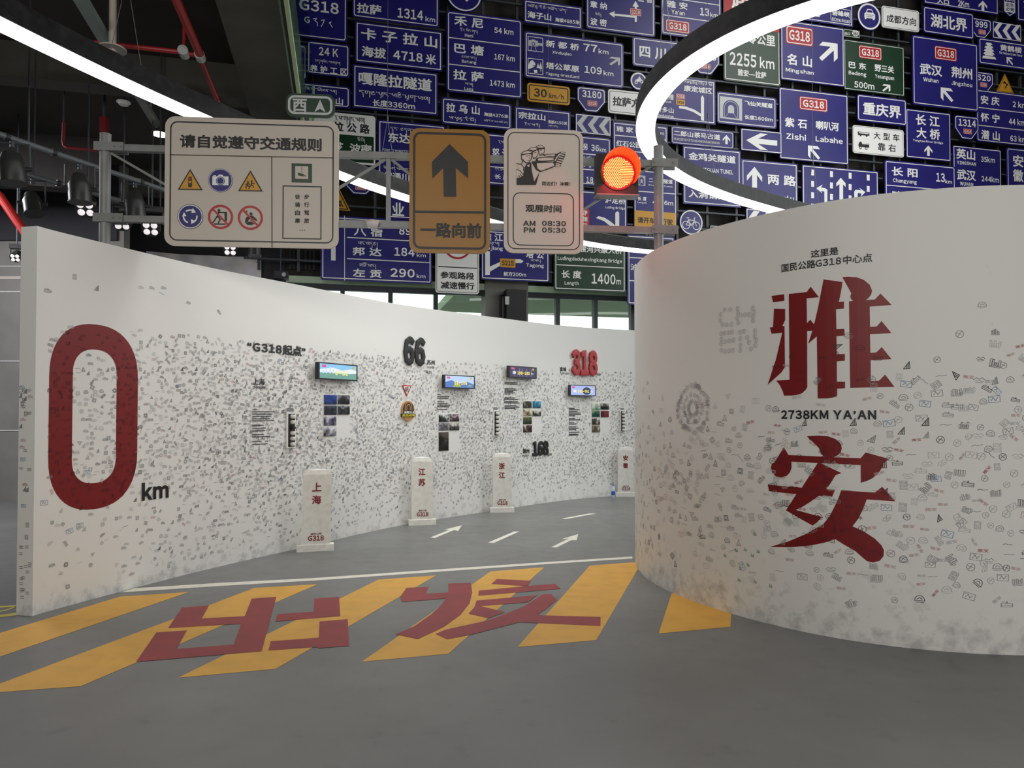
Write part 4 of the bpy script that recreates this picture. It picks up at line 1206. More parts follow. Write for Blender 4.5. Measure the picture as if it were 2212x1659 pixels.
class Plate:
    """a sign plate: gathers lettering by colour and builds each colour as one part"""
    def __init__(self, name, label, fr, box, col, n=.0, shape='rect', r=.09, border=True, bcol='white', th=.03, group=None, cat='sign', bw=.022, inset=.05, back=True):
        self.fr = fr.off(n + th)
        self.B = box if shape == 'uv' else self.fr.box(*box)
        u0, v0, u1, v1 = self.B
        if shape == 'uv': shape = 'rect'
        c = self.fr.p((u0 + u1) / 2, v0, -th)
        self.c = c
        if shape == 'rect': L = rrect(u0, v0, u1, v1, r); I = rrect(u0 + inset, v0 + inset, u1 - inset, v1 - inset, max(r - inset * .5, .01)); J = rrect(u0 + inset + bw, v0 + inset + bw, u1 - inset - bw, v1 - inset - bw, max(r - inset * .5 - bw, .008))
        elif shape == 'round':
            cx, cy, rr = (u0 + u1) / 2, (v0 + v1) / 2, (v1 - v0) / 2
            L = circle(cx, cy, rr, n=48); I = circle(cx, cy, rr - inset * .4, n=48); J = circle(cx, cy, rr - inset * .4 - bw * 1.6, n=48)
        elif shape == 'shield':
            d1 = inset * .6; d2 = d1 + bw
            L = SHIELD(u0, v0, u1, v1); I = SHIELD(u0 + d1, v0 + d1, u1 - d1, v1 - d1); J = SHIELD(u0 + d2, v0 + d2, u1 - d2, v1 - d2)
        elif shape == 'tri':
            T = lambda d: [(u0 + d * 1.8, v0 + d), (u1 - d * 1.8, v0 + d), ((u0 + u1) / 2, v1 - d * 2)]
            L = T(0); I = T(inset * .5); J = T(inset * .5 + bw)
        elif shape == 'tag':
            T = lambda d: [(u0 + d, v1 - d), (u1 - d, v1 - d), (u1 - d, v0 + (v1 - v0) * .22 + d * .4), ((u0 + u1) / 2, v0 + d * 1.2), (u0 + d, v0 + (v1 - v0) * .22 + d * .4)]
            L = T(0); I = T(inset * .6); J = T(inset * .6 + bw)
        b = MB(); b.prism(L, self.fr, -th, 0)
        self.o = b.build(name, M[col], None, origin=c)
        tag(self.o, label, cat, group)
        self.parts = {}
        if border:
            b = MB(); b.flat([I, J], self.fr, .002); b.build('border_line', M[bcol], self.o)
    def mb(self, key):
        return self.parts.setdefault(key, MB())
    def own(self, nm, col):
        self.parts[(nm, col, len(self.parts))] = b = MB()
        return b
    def items(self, L, dcol='white'):
        for it in L:
            k = it[0]
            if k == 'T':
                _, s, x0, y0, x1, y1 = it[:6]; col = it[6] if len(it) > 6 else dcol; bold = it[7] if len(it) > 7 else .026
                V, Fs = text2d(s, bold); V = fit(V, *self.fr.box(x0, y0, x1, y1))
                self.own('lettering', col).add([self.fr.p(x, y, .0045 + z * .0008) for x, y, z in V], Fs)
            elif k == 'Z':
                _, s, x0, y0, x1, y1 = it[:6]; col = it[6] if len(it) > 6 else dcol
                V, Fs = tib2d(s); V = fit(V, *self.fr.box(x0, y0, x1, y1))
                self.own('lettering', col).add([self.fr.p(x, y, .0045) for x, y, z in V], Fs)
            elif k == 'B':      # route badge
                _, x0, y0, x1, y1 = it[:5]; s = it[5] if len(it) > 5 else 'G318'; col = it[6] if len(it) > 6 else 'red'; tc = it[7] if len(it) > 7 else 'white'
                u0, v0, u1, v1 = self.fr.box(x0, y0, x1, y1)
                r = (v1 - v0) * .12; e = (v1 - v0) * .05
                b = MB(); b.prism(rrect(u0, v0, u1, v1, r), self.fr, 0, .004)
                bo = b.build('route_badge', M[col], self.o)
                b = MB()
                if col == 'red': b.flat([rrect(u0 + e, v0 + e, u1 - e, v1 - e, r), rrect(u0 + 2 * e, v0 + 2 * e, u1 - 2 * e, v1 - 2 * e, r * .8)], self.fr, .0055)
                V, Fs = text2d(s, .03); w, h = u1 - u0, v1 - v0
                V = fit(V, u0 + w * .12, v0 + h * .22, u1 - w * .12, v1 - h * .22)
                b.add([self.fr.p(x, y, .006 + z * .0008) for x, y, z in V], Fs)
                b.build('badge_lettering', M[tc], bo)
            elif k == 'L':      # line right across at a height read at the left side
                v = self.fr.px(it[2] if len(it) > 2 else self.lx, it[1])[1]
                u0, _, u1, _ = self.B
                if len(it) > 3: u0 = self.fr.px(it[3], it[1])[0]
                w = .011
                self.mb(('border_line', it[4] if len(it) > 4 else dcol)).add([self.fr.p(a, c, .002) for a, c in ((u0 + .05, v - w), (u1 - .05, v - w), (u1 - .05, v + w), (u0 + .05, v + w))], [(0, 1, 2, 3)])
            elif k == 'A':
                _, d, x0, y0, x1, y1 = it[:6]; col = it[6] if len(it) > 6 else dcol
                u0, v0, u1, v1 = self.fr.box(x0, y0, x1, y1)
                self.own('arrow', col).flat([[(u0 + x * (u1 - u0), v0 + y * (v1 - v0)) for x, y in ARW[d]]], self.fr, .004)
            elif k == 'P':      # polygons given by picture points
                col = it[2] if len(it) > 2 else dcol; n = it[3] if len(it) > 3 else .004; nm = it[4] if len(it) > 4 else 'pictogram'
                (self.mb((nm, col)) if nm == 'pictogram' else self.own(nm, col)).flat([[self.fr.px(x, y) for x, y in it[1]]], self.fr, n)
            elif k == 'R':      # rectangle field
                _, x0, y0, x1, y1, col = it[:6]; n = it[6] if len(it) > 6 else .0025
                u0, v0, u1, v1 = self.fr.box(x0, y0, x1, y1)
                self.mb(('colour_field', col)).flat([[(u0, v0), (u1, v0), (u1, v1), (u0, v1)]], self.fr, n)
            elif k == 'F':      # outline rectangle
                _, x0, y0, x1, y1, col = it[:6]; w = it[6] if len(it) > 6 else .012; r = it[7] if len(it) > 7 else .0
                u0, v0, u1, v1 = self.fr.box(x0, y0, x1, y1)
                if r: self.mb(('border_line', col)).flat([rrect(u0, v0, u1, v1, r), rrect(u0 + w, v0 + w, u1 - w, v1 - w, max(r - w, .004))], self.fr, .003)
                else: self.mb(('border_line', col)).flat([[(u0, v0), (u1, v0), (u1, v1), (u0, v1)], [(u0 + w, v0 + w), (u1 - w, v0 + w), (u1 - w, v1 - w), (u0 + w, v1 - w)]], self.fr, .003)
            elif k == 'C':      # disc or ring: cx, cy, r in picture, inner share
                _, x, y, r, col = it[:5]; inner = it[5] if len(it) > 5 else 0; n = it[6] if len(it) > 6 else .004
                u, v = self.fr.px(x, y); rr = v - self.fr.px(x, y + r)[1]
                a0, a1 = (it[7], it[8]) if len(it) > 8 else (0, 360)
                if a1 - a0 < 360:
                    o_ = circle(u, v, rr, n=24, a0=a0, a1=a1); i_ = circle(u, v, rr * inner, n=24, a0=a0, a1=a1)
                    self.mb(('pictogram', col)).flat([o_ + i_[::-1]], self.fr, n)
                else:
                    L = [circle(u, v, rr, n=40)] + ([circle(u, v, rr * inner, n=40)] if inner else [])
                    self.mb(('pictogram', col)).flat(L, self.fr, n)
            elif k == 'S':      # strokes
                _, lines, w, col = it[:4]; n = it[4] if len(it) > 4 else .0045
                uv = [[self.fr.px(x, y) for x, y in l] for l in lines]
                ww = self.fr.px(lines[0][0][0], 500)[1] - self.fr.px(lines[0][0][0], 500 + w)[1]
                V, Fs = strokes(uv, ww)
                self.mb(('pictogram', col)).add([self.fr.p(x, y, n) for x, y in V], Fs)
        return self
    def done(self):
        for (nm, col, *_), b in self.parts.items():
            if b.v: b.build(nm, M[col], self.o)
        return self.o

SG = 'road signs on the back wall'
PEND = []
def bsign(label, box, items, col='navy', shape='rect', pr=0, dcol='white', border=True, bcol=None, r=.08, name=None, inset=.045, bw=.024):
    PEND.append((pr, len(PEND), label, box, items, col, shape, dcol, border, bcol, r, name, inset, bw))
def hang_signs():
    """plates that overlap are hung one in front of the other"""
    put = []
    for pr, _, label, box, items, col, shape, dcol, border, bcol, r, name, inset, bw in sorted(PEND, key=lambda t: t[:2]):
        nm = name or {'navy': 'blue_road_sign', 'green': 'green_road_sign', 'white': 'white_road_sign', 'yellow': 'yellow_road_sign'}[col]
        u0, v0, u1, v1 = BW.box(*box)
        lay = 0
        for (a, c, e, f), k in put:
            if a < u1 and e > u0 and c < v1 and f > v0: lay = max(lay, k + 1)
        put.append(((u0, v0, u1, v1), lay))
        q = .83
        p = Plate(nm, label, BW, box, col, lay * .034, shape, r * q, border, bcol or dcol, group=SG, inset=inset * q, bw=bw * q)
        p.lx = box[0] + 3
        p.items(items, dcol).done()
T, Z, B, L, A, P, R_, F_, C, S = 'T', 'Z', 'B', 'L', 'A', 'P', 'R', 'F', 'C', 'S'

bsign('large blue sign with big G318 over Tibetan numerals, beside the gallery edge', (586, -62, 751, 72.5), [(T, 'G318', 646, -4, 732, 21), (T, 'G', 657, 35, 669, 49), (S, [[(677, 41), (684, 40), (680, 45), (685, 48), (686, 56)], [(694, 44), (701, 43), (697, 52), (694, 57)], [(711, 50), (715, 47), (713, 52), (718, 59)]], 1.6, 'white'),
    (P, [(598, -14), (607, -14), (607, 4), (617, 14), (621, 20), (612, 24), (601, 10)], 'white', .004, 'arrow')])
bsign('dark blue sign half hidden by the gallery edge with the word Region', (598, 90, 664, 168), [(T, '景区', 627, 113, 650, 129), (T, 'Region', 627, 132, 651, 139), (Z, 'གངཁལའམ།', 625, 99, 651, 109)])
bsign('blue sign marking the 24 K road crew station', (662.4, 86.4, 756, 159), [(T, '24 K', 688.6, 101, 731, 119), (Z, 'བདགསོང་ལམཁུལ།', 680, 126, 735, 137), (T, '养 护 工 区', 669.6, 139, 750, 156)], pr=1)
bsign('dark blue sign with wide-set Tibetan letters behind the green west sign', (618, 173.5, 757, 222), [(Z, 'མིར་ཁིམ་ལ།', 657, 185, 727, 198), (T, '山', 725, 210.5, 741, 226)])
bsign('blue sign for Lasa with the distance 1314 km', (761, -42, 949, 37), [(T, '拉萨', 771, 5, 824, 28), (T, '1314', 858.6, 16, 914, 38), (T, 'km', 919, 35, 940, 46)])
bsign('blue sign giving the height of Kazila mountain as 4718 metres', (767, 45, 956, 134), [(T, '卡 子 拉 山', 780, 59, 944.5, 85), (T, '海拔', 781, 98.5, 834, 122), (T, '4718', 849.5, 108, 913, 128), (T, '米', 919, 116, 942, 138)], r=.03)
bsign('blue sign for the Galongla tunnel, 3360 m long', (762, 138, 946, 232), [(T, '嘎隆拉隧道', 774.5, 154, 933, 182), (Z, 'དགའ་ལུང་ལའི་ཕུག་ལམ།', 775, 190, 928, 209), (T, '长度3360m', 805, 214, 896.5, 229)], r=.03)
bsign('white sign with a green lower half beside the rules board', (650, 236, 811, 345), [(R_, 655, 283, 807.5, 341, 'green'), (T, '拉 公 路', 721, 262, 799, 283, 'black'), (Z, 'རལ་གཞུང་ལམ།', 723, 249, 788, 266, 'black'), (T, '芝', 722, 306, 742, 329), (T, '波密', 755, 309, 803.5, 331), (Z, 'སོ་བོ།', 772, 296, 788, 309)], 'white', border=False)
bsign('tall blue sign starting Dongda left of the yellow arrow sign', (816, 258, 962, 392), [(T, '东达山', 838, 285, 909, 307), (Z, 'དུང་ འདག་ལ།', 843, 274, 900, 285), (Z, 'དཀའ་བ་ཐམས་ཅད་', 827, 321, 884, 333), (Z, 'ལོག་ལང་ལམ་གང་', 828, 357, 885, 369), (T, '保通川藏', 828, 371, 905, 387)], r=.03)
bsign('blue sign for the Nu river between the yellow sign and the hours sign', (966, 279, 1102, 346), [(T, '怒 江', 1063, 319, 1112 - 12, 341), (Z, 'རྒྱལ་མོ་', 1076, 300, 1098, 310)])
bsign('small blue length sign below the Nu river sign', (968, 348, 1132, 392), [(T, '长 度', 1068, 375.5, 1100, 386.5), (Z, 'རིང་ཚད་', 1069, 361, 1092, 371)])
bsign('blue shield with a G318 badge showing under the long lamp', (743, 372, 811, 418), [(T, '3038', 753, 377, 800, 392), (B, 767, 397, 791, 410)], shape='shield', pr=-1)
bsign('yellow warning triangle half hidden by the rules board', (688, 385, 757, 451), [(P, [(731, 446), (738, 446), (733, 438)], 'black'), (S, [[(741, 446), (733, 434)], [(733, 434), (737, 435)], [(733, 434), (733, 438)]], 2, 'black')], 'yellow', 'tri', dcol='black', pr=-1)
bsign('blue sign with one big character behind the gantry strut', (834, 414, 962, 471.5), [(T, '业', 847, 437, 873, 466), (T, '旅', 884, 440, 910, 468)], r=.03)
bsign('large blue sign listing Basu, Bangda 184 km and Zogang 290 km', (693, 464, 933.6, 604), [(L, 512.5, 745, 744.4), (L, 558.5, 745, 744.4), (P, [(743.7, 466), (745.2, 466), (745.2, 606), (743.7, 606)], 'white', .003, 'border_line'), (P, [(715, 500), (725, 500), (725, 563), (715, 562.5)], 'white', .004, 'arrow'),
    (T, '八 宿', 764, 491, 826, 509), (T, '89', 862, 489, 888, 507), (T, 'km', 900, 502, 920, 510), (T, '邦 达', 762, 533, 824.5, 551.5), (T, '184', 851.6, 534, 895.7, 552.5), (T, 'km', 900, 547, 920, 555), (T, '左 贡', 762, 580, 824.5, 598), (T, '290', 843, 579, 896, 598), (T, 'km', 900, 592, 919, 600.5),
    (Z, 'སང་མདའ།', 773, 521, 815, 534), (Z, 'མཚོ་སང།', 775.6, 566, 812, 580), (Z, 'དཔའ་', 773, 477, 806, 488)], r=.05)
bsign('white sign with the foot of a red ring, asking visitors to slow down', (941, 470, 1035, 632), [(C, 988, 529, 31, 'red', .86), (L, 575.6, 943, 941.5, 'black'), (T, '参观路段', 951, 586, 1024.6, 601.5, 'black'), (T, '减速慢行', 952, 607.5, 1024.6, 623.5, 'black')], 'white', dcol='black', bw=.012, inset=.03)
bsign('blue junction sign with a yellow S215 badge and the name Tagong', (1039, 496, 1186.7, 603.5), [(T, '雅 江', 1043, 502, 1086, 519.5), (T, 'Yajiang', 1045, 531, 1086, 541), (Z, 'ཁུ་ལ།', 1058, 522, 1078, 531),
    (P, [(1048, 542), (1058, 543), (1058, 576), (1080, 566), (1100, 560), (1124, 560), (1131, 564), (1126, 568.5), (1101, 568), (1082, 573), (1058, 587), (1058, 594), (1048, 594)], 'white', .003, 'arrow'), (B, 1080, 558, 1113.5, 577, 'S215', 'yellow', 'black'), (T, '塔 公', 1136, 540, 1175, 557.5), (T, 'Tagong', 1136.5, 569, 1174.5, 578.5), (Z, 'ལ་སང།', 1146, 560, 1168, 568), (T, '前方200m', 1087.7, 586.5, 1136.5, 596.5)], r=.05, inset=.035)
bsign('green sign for the Xingkang bridge over the Dadu river, length 1400 m', (1196.5, 512, 1352, 626.5), [(L, 571.6, 1198), (T, '泸定大渡河兴康大桥', 1204, 527, 1343.6, 542), (T, 'Ludingdaduhexingkang Bridge', 1204.6, 553, 1343.6, 563.5), (T, '长 度', 1212.7, 583, 1256, 600.5), (T, 'Length', 1219.5, 607, 1250, 617), (T, '1400', 1277.8, 590, 1329.4, 613), (T, 'm', 1331.4, 604.5, 1341, 614.5)], 'green', r=.05)
bsign('tall blue sign right of the green bridge sign, cut off by the curved wall', (1354.6, 506, 1457, 658), [(L, 556, 1356), (L, 606, 1356), (T, '海 螺 沟', 1366, 517, 1410, 533), (T, '泸 定', 1361.5, 569, 1400, 584)], r=.04)
bsign('blue sign for Luding bridge behind the traffic light', (1222, 407.5, 1354.6, 496), [(T, '泸定桥', 1306.5, 424, 1350.5, 439), (T, 'Luding Bridge', 1307, 444.5, 1350.5, 451.5), (P, [(1329, 460), (1333.4, 456), (1337.5, 460), (1337.5, 500), (1329, 500)], 'white', .004, 'arrow'), (P, [(1287, 471), (1293, 467), (1305, 470), (1318, 478), (1329, 487), (1329, 492), (1320, 490), (1305, 478), (1293, 473)], 'white', .004, 'arrow'), (R_, 1234, 449, 1273, 486, 'red', .0025), (T, '飞夺', 1243, 452, 1269, 464), (T, '纪念馆', 1238, 466, 1269, 477), (T, 'Memorial Hall', 1238, 479, 1269, 484)], r=.05)
bsign('blue distance sign with the figure 36 km under the left chevrons', (1222, 289.5, 1320, 397), [(L, 329, 1225), (L, 362.5, 1225), (T, '拐', 1255, 309, 1269, 324), (T, '36', 1276.6, 312, 1293.6, 326), (T, 'km', 1295, 317.5, 1309, 328), (Z, 'མདའ་མདོ།', 1250, 335, 1278, 343), (T, '然乌', 1250, 348, 1277, 360), (T, '185', 1266, 381.5, 1290, 395)])
def chev(label, box, col='silver'):
    xl, yt, xr, yb = box
    w, h = xr - xl, yb - yt
    it = []
    for k in range(3):
        x = xl + w * (.035 + .31 * k); sl = .125
        q = lambda fx, fy: (x + w * fx, yt + h * fy + (x + w * fx - xl) * sl)
        it.append((P, [q(0, .5), q(.18, .06), q(.32, .06), q(.15, .5), q(.33, .94), q(.19, .94)], col, .004, 'chevron'))
    bsign(label, box, it, r=.02, inset=.02)
chev('blue board of three silver chevrons above the traffic light', (1243, 244.5, 1320, 287))
chev('blue board of three white chevrons at the right edge of the sign wall', (2143.8, 45, 2206, 82), 'white')
bsign('yellow speed plate reading 30 km/h', (1139, 178, 1231, 218), [(T, '30', 1153.4, 190, 1181.5, 208.5, 'black'), (T, 'km/h', 1187, 200.5, 1217.6, 213, 'black')], 'yellow', dcol='black', bw=.03)
bsign('blue shield number 3180 beside the yellow speed plate', (1246.6, 186, 1308, 238.7), [(T, '3180', 1257.4, 194, 1299, 209.5), (B, 1268.6, 216.5, 1290, 228.5)], shape='shield')
bsign('white sign starting Lasa beside shield 3180, partly behind the ring lamp', (1313.5, 191.7, 1412, 243), [(T, '拉萨方向', 1323.5, 207.5, 1402, 228, 'black')], 'white', dcol='black', bw=.014)
bsign('blue sign with camera and grassland pictures, Xinduqiao 77 km and Tagong 109 km', (1132.6, 66.5, 1347, 167), [(F_, 1140, 78, 1173, 109.5, 'white', .014), (F_, 1140, 125, 1173, 158.5, 'white', .014),
    (P, [(1142, 86), (1148, 86.5), (1149, 85), (1156, 86), (1157, 88), (1162, 88.5), (1162, 93), (1172, 94), (1172, 99.5), (1162, 98.5), (1162, 101), (1142, 99)], 'silver'), (C, 1152, 95, 4, 'navy', .6, .0046), (S, [[(1149, 101), (1146, 110)], [(1156, 102), (1159, 111.5)]], 1.2, 'silver'),
    (P, [(1141, 141), (1145, 132), (1150, 130), (1155, 135), (1157, 141), (1150, 142)], 'white'), (P, [(1141, 140), (1156, 144), (1141, 150)], 'white'), (P, [(1159, 147), (1162, 136), (1165, 147)], 'white'), (P, [(1164, 148), (1168, 134), (1171, 149)], 'white'), (S, [[(1168, 149), (1168, 154)]], 1.3, 'white'), (P, [(1153, 151), (1160, 151), (1161, 158), (1154, 157.5)], 'white'),
    (T, '新 都 桥', 1179, 86, 1251, 101.5), (T, 'Xinduqiao', 1193, 109, 1235, 117.5), (T, '77', 1260, 94, 1290, 110), (T, 'km', 1292.7, 105, 1314.4, 115.5), (A, 'NE', 1316, 122, 1339.7, 141, 'silver'), (T, '塔公草原', 1179, 134, 1251, 148.5), (T, 'Tagong Grassland', 1178.8, 155, 1251, 163.5), (T, '109', 1262, 141.5, 1300, 157.5), (T, 'km', 1303.5, 152, 1325, 162.5)])
bsign('blue sign giving the height of Haizi mountain as 4685 metres', (1131.4, -2, 1257.4, 48), [(Z, 'མཚོའུ་རིའི་མཚོར་ཚད་', 1139, 7, 1225, 18), (T, '海子山', 1139, 23.5, 1190.5, 38.5), (T, '海拔4685米', 1199, 37.5, 1252, 47)], r=.03)
bsign('blue three-row sign listing Heni 54 km, Batang 167 km and Lasa 1473 km', (964.5, 22, 1128, 197), [(L, 80.5, 966), (L, 138, 966), (T, '禾 尼', 981, 33, 1044, 55), (Z, 'ཧོར་སྙིང་གང།', 994, 59, 1032, 70), (T, 'Heni', 1004, 72, 1022, 79.5), (T, '54 km', 1067.5, 58, 1109, 71), (T, '巴 塘', 981, 92, 1045, 114), (Z, 'འབའ་ཐང།', 997, 119.5, 1028.7, 128), (T, 'Batang', 997.4, 128.7, 1028.7, 137), (T, '167 km', 1067.5, 115, 1112, 128.5), (T, '拉 萨', 979, 149, 1045, 171.5), (Z, 'ལ་ས།', 1004, 178, 1021.4, 187), (T, 'Lasa', 1003, 187.8, 1022, 195), (T, '1473 km', 1058, 171.5, 1112, 185)])
bsign('round blue sign cut by the top of the picture above the Heni sign', (963, -58, 1041, 20), [(P, [(1004, -30), (1014, -10), (1012, 1), (1008, 4), (1000, -5)], 'white', .004, 'arrow')], shape='round')
bsign('blue sign giving the height of Lawu mountain as 4376 metres', (953.6, 209, 1105.5, 267), [(T, '拉 乌 山', 963.6, 221.5, 1036, 241.5), (Z, 'ལ་ལུའུ་རི་བོ།', 969, 248, 1027, 261), (T, '海拔4376米', 1045, 242.5, 1098, 251), (Z, 'མཚོ་ངོས་ལས་མཐོ་ཚད་', 1045, 257, 1098, 264)])
bsign('blue sign giving the height of Zongla mountain as 4150 metres', (1111.5, 229, 1232.6, 285), [(T, '宗拉山', 1119, 240.5, 1178, 255.5), (Z, 'རོང་ལ་རི།', 1132.6, 263, 1166, 274), (T, '海拔4150米', 1183, 259, 1225, 266.7), (Z, 'མཐོ་ཚད་', 1184, 269, 1206, 275)], r=.03)
bsign('blue junction sign for Zhangna and Bomi with two white arrows', (1265.5, -55, 1414.8, 61), [(T, '章 纳', 1274.6, 1, 1310.8, 16.5), (Z, 'སོ་བོ།', 1285.5, 26, 1298, 36), (T, '波 密', 1274.6, 37.5, 1310.8, 53.5), (P, [(1315.4, 29.5), (1328, 24), (1326.5, 29.5), (1371, 34), (1371, 15), (1366, 14), (1373, 2), (1380, 15.5), (1375.5, 15), (1375.5, 48), (1371, 47.5), (1371, 38.5), (1327, 34), (1327.5, 38.5)], 'white', .003, 'arrow'), (B, 1361, 17, 1385, 32.5), (T, '里 宿', 1378, -13, 1408, 3)])
bsign("blue sign for Ya'an 13 km with a red G318 badge below", (1427.5, -60, 1557.7, 73.5), [(L, -7, 1429), (L, 31.6, 1429), (T, '雅 安', 1440, 0, 1485, 15.5), (T, 'Ya’an', 1450, 20.5, 1479, 30), (T, '13', 1511.6, 16, 1531.5, 33), (T, 'km', 1534, 26.5, 1550.5, 36.5), (B, 1438, 41, 1489, 67)])
bsign('blue sign with two big characters for Sichuan behind the ring lamp', (1366, 78, 1489, 141.5), [(T, '四 川 界', 1381, 97.5, 1475, 124)])
bsign('round blue motorcycle sign behind the ring lamp', (1360, 153.5, 1399, 192.5), [(C, 1374, 178, 3.6, 'white', .5), (C, 1386, 176.5, 3.6, 'white', .5), (P, [(1372, 173), (1378, 170), (1386, 171.5), (1388, 175), (1380, 177), (1374, 177)], 'white'), (P, [(1379, 169), (1380, 165), (1383, 167), (1385, 171), (1381, 172)], 'white')], shape='round')
bsign('blue shield number 2738 seen through the ring lamp', (1492, 99, 1554, 156.5), [(T, '2738', 1499, 110, 1547, 126), (B, 1512.5, 136.5, 1535, 148)], shape='shield')
bsign('tall red and green sign marking kilometre zero, 2255 km to Lasa', (1562, -45, 1685, 172.7), [(R_, 1563.5, -43, 1683.3, 53.5, 'red'), (T, '川藏零公里', 1571, 63, 1674, 88), (T, '2255', 1575.8, 111.5, 1633.6, 140), (T, 'km', 1641, 122.5, 1672.5, 146.5), (T, '雅安—拉萨', 1593, 148.5, 1655, 163.5), (T, '起点', 1580, -20, 1660, 18)], 'green')
bsign('blue sign for Kangding city area with a forked arrow', (1408, 159, 1545, 255.5), [(T, 'Kangding City Area', 1479, 172.5, 1538, 180.5), (T, '康定城区', 1477, 183.5, 1538, 197), (T, '木格措', 1418, 200, 1455, 212.5), (T, 'Mugecuo', 1420, 214.5, 1450, 221.5), (T, '折多山', 1416.6, 229, 1455, 241.5), (T, 'zheduoshan', 1418.4, 245, 1455, 251.5), (B, 1460, 202, 1479.6, 213), (B, 1460, 214.3, 1479.6, 226, 'S434', 'yellow', 'black'),
    (P, [(1514, 211), (1517, 206), (1520.6, 211.5), (1520.6, 261), (1514, 260), (1514, 252), (1497, 242), (1480, 236), (1468, 234.5), (1465.5, 231.5), (1468, 228.5), (1482, 230.5), (1500, 237), (1514, 246)], 'white', .004, 'arrow')], r=.02)
TUN = lambda x, y, s, bg, fg: [(P, [(x, y), (x + s, y + .13 * s), (x + s, y + 1.11 * s), (x, y + .98 * s)], bg, .003, 'pictogram')]
def tunnel(x0, y0, x1, y1):
    w, h = x1 - x0, y1 - y0
    sl = .125
    q = lambda fx, fy: (x0 + fx * w, y0 + fy * h + fx * w * sl)
    arch = lambda r, b: [q(.5 + r * math.cos(t), .5 - r * 1.05 * math.sin(t)) for t in [math.pi * i / 14 for i in range(15)]] + [q(.5 - r, b), q(.5 + r, b)]
    return [(P, [q(0, 0), q(1, 0), q(1, 1), q(0, 1)], 'silver', .003), (P, arch(.36, .93), 'navy', .0038), (P, arch(.31, .93), 'silver', .0042), (P, arch(.29, .93), 'navy', .0046), (P, arch(.14, .72), 'silver', .005), (S, [[q(.38, .72), q(.24, .92)], [q(.62, .72), q(.76, .92)]], .7, 'silver', .005)]
bsign('blue sign with a tunnel picture for Feixianguan, 1608 m long', (1548.6, 197, 1677, 265.8), tunnel(1555, 207.5, 1603, 255) + [(T, '飞仙关隧道', 1608, 217, 1669, 227.5), (T, '长度1608m', 1608, 247.5, 1669, 257.5)])
bsign('blue board with one fat white arrow pointing to the left', (1600.7, 277, 1688.4, 324), [(A, 'W', 1611.6, 285, 1678.5, 320.5)], r=.015, inset=.015, pr=1)
bsign('blue sign for the ancient tea horse road of Erlang mountain', (1449.7, 271.4, 1585, 310), [(T, '二郎山茶马古道', 1455, 281, 1555.5, 293), (T, 'THE ANCIENT WAY OF TEA AND HORSE OF ERLANG MOUNTAIN', 1455, 297.3, 1554, 302.5), (A, 'N', 1561, 291, 1577, 311)], inset=.03, bw=.016)
bsign('blue distance sign for Yajiageng 7 km behind the ring lamp', (1323.4, 261.5, 1442.5, 352), [(L, 291.7, 1325), (L, 323.6, 1325), (T, '雅 家 埂', 1331, 272, 1388, 284), (T, '7', 1405, 277.3, 1413.5, 289.5), (T, 'km', 1420.4, 283.3, 1434, 291), (T, '红石公园', 1331, 302.4, 1385, 315.6), (T, 'km', 1420.4, 314, 1434, 322), (T, '海螺沟', 1331, 333, 1383, 346)], r=.03)
bsign('blue sign for the Jinjiguan tunnel crossed by the ring lamp', (1475, 314, 1600, 439.6), [(T, '金鸡关隧道', 1487, 328, 1589, 345), (T, 'JINJIGUAN TUNEL', 1499.5, 360.5, 1583.5, 370), (T, '长度1110m', 1499, 380, 1582.6, 390), (T, '入洞请开灯', 1487, 409, 1592, 426.5)], r=.02)
bsign('blue sign for Lianglu with a white arrow pointing up', (1601, 343, 1723, 446), [(A, 'N', 1613, 359, 1646, 404), (T, '两 路', 1657.7, 375, 1719, 398), (T, 'Lianglu', 1659.5, 419.5, 1714.6, 433.5), (B, 1622, 411, 1650, 427)], r=.02)
dash = [(P, [(x, y + dy), (x + 6.3, y + dy + .8), (x + 6.3, y + dy + 13.4), (x, y + dy + 12.7)], 'white', .004, 'lane_marking') for x, y in ((1752, 366), (1792.7, 369.5), (1833, 373), (1872, 377)) for dy in (0, 24.5, 49, 73.5)]
bsign('blue lane sign with three white lane arrows between dashed lines', (1732.7, 355.5, 1896.8, 470), dash + [(P, [(1762.7, 407), (1777, 398.5), (1773, 405), (1782, 406.5), (1787, 410), (1787, 447), (1780.5, 447), (1780.5, 414), (1773, 412.5), (1776.5, 418)], 'white', .004, 'arrow'), (P, [(1816, 384), (1826.4, 396), (1826.4, 404), (1821, 398.5), (1821, 447), (1813, 446), (1813, 397.5), (1806.3, 403), (1806.3, 395.5)], 'white', .004, 'arrow'), (P, [(1869, 415), (1860, 424.5), (1860, 418), (1853.5, 417), (1852.5, 419), (1852.5, 450), (1845, 449), (1845, 414), (1848, 410), (1860, 411), (1855, 405)], 'white', .004, 'arrow')], r=.015, inset=.03)
bsign('large blue sign for Zishi and Labahe with a red G318 badge', (1683, 188, 1831.5, 342.4), [(B, 1726.6, 207.5, 1787, 236), (T, '紫 石', 1695, 253, 1743, 273.5), (T, '喇叭河', 1762, 260, 1811.6, 279.5), (T, 'Zishi', 1698, 287, 1741, 300), (T, 'Labahe', 1761.5, 293, 1820, 305.5), (A, 'NW', 1745, 314, 1771, 343)], r=.05, inset=.03)
bsign('blue sign for Mingshan with a white diagonal arrow and G318 badge', (1686, 41.6, 1823, 171), [(B, 1697, 53.5, 1756, 93.5), (A, 'NE', 1769, 89, 1809, 131), (T, '名 山', 1699.5, 115, 1753.7, 139), (T, 'Mingshan', 1697, 145.5, 1757.7, 157)], r=.03, inset=.03)
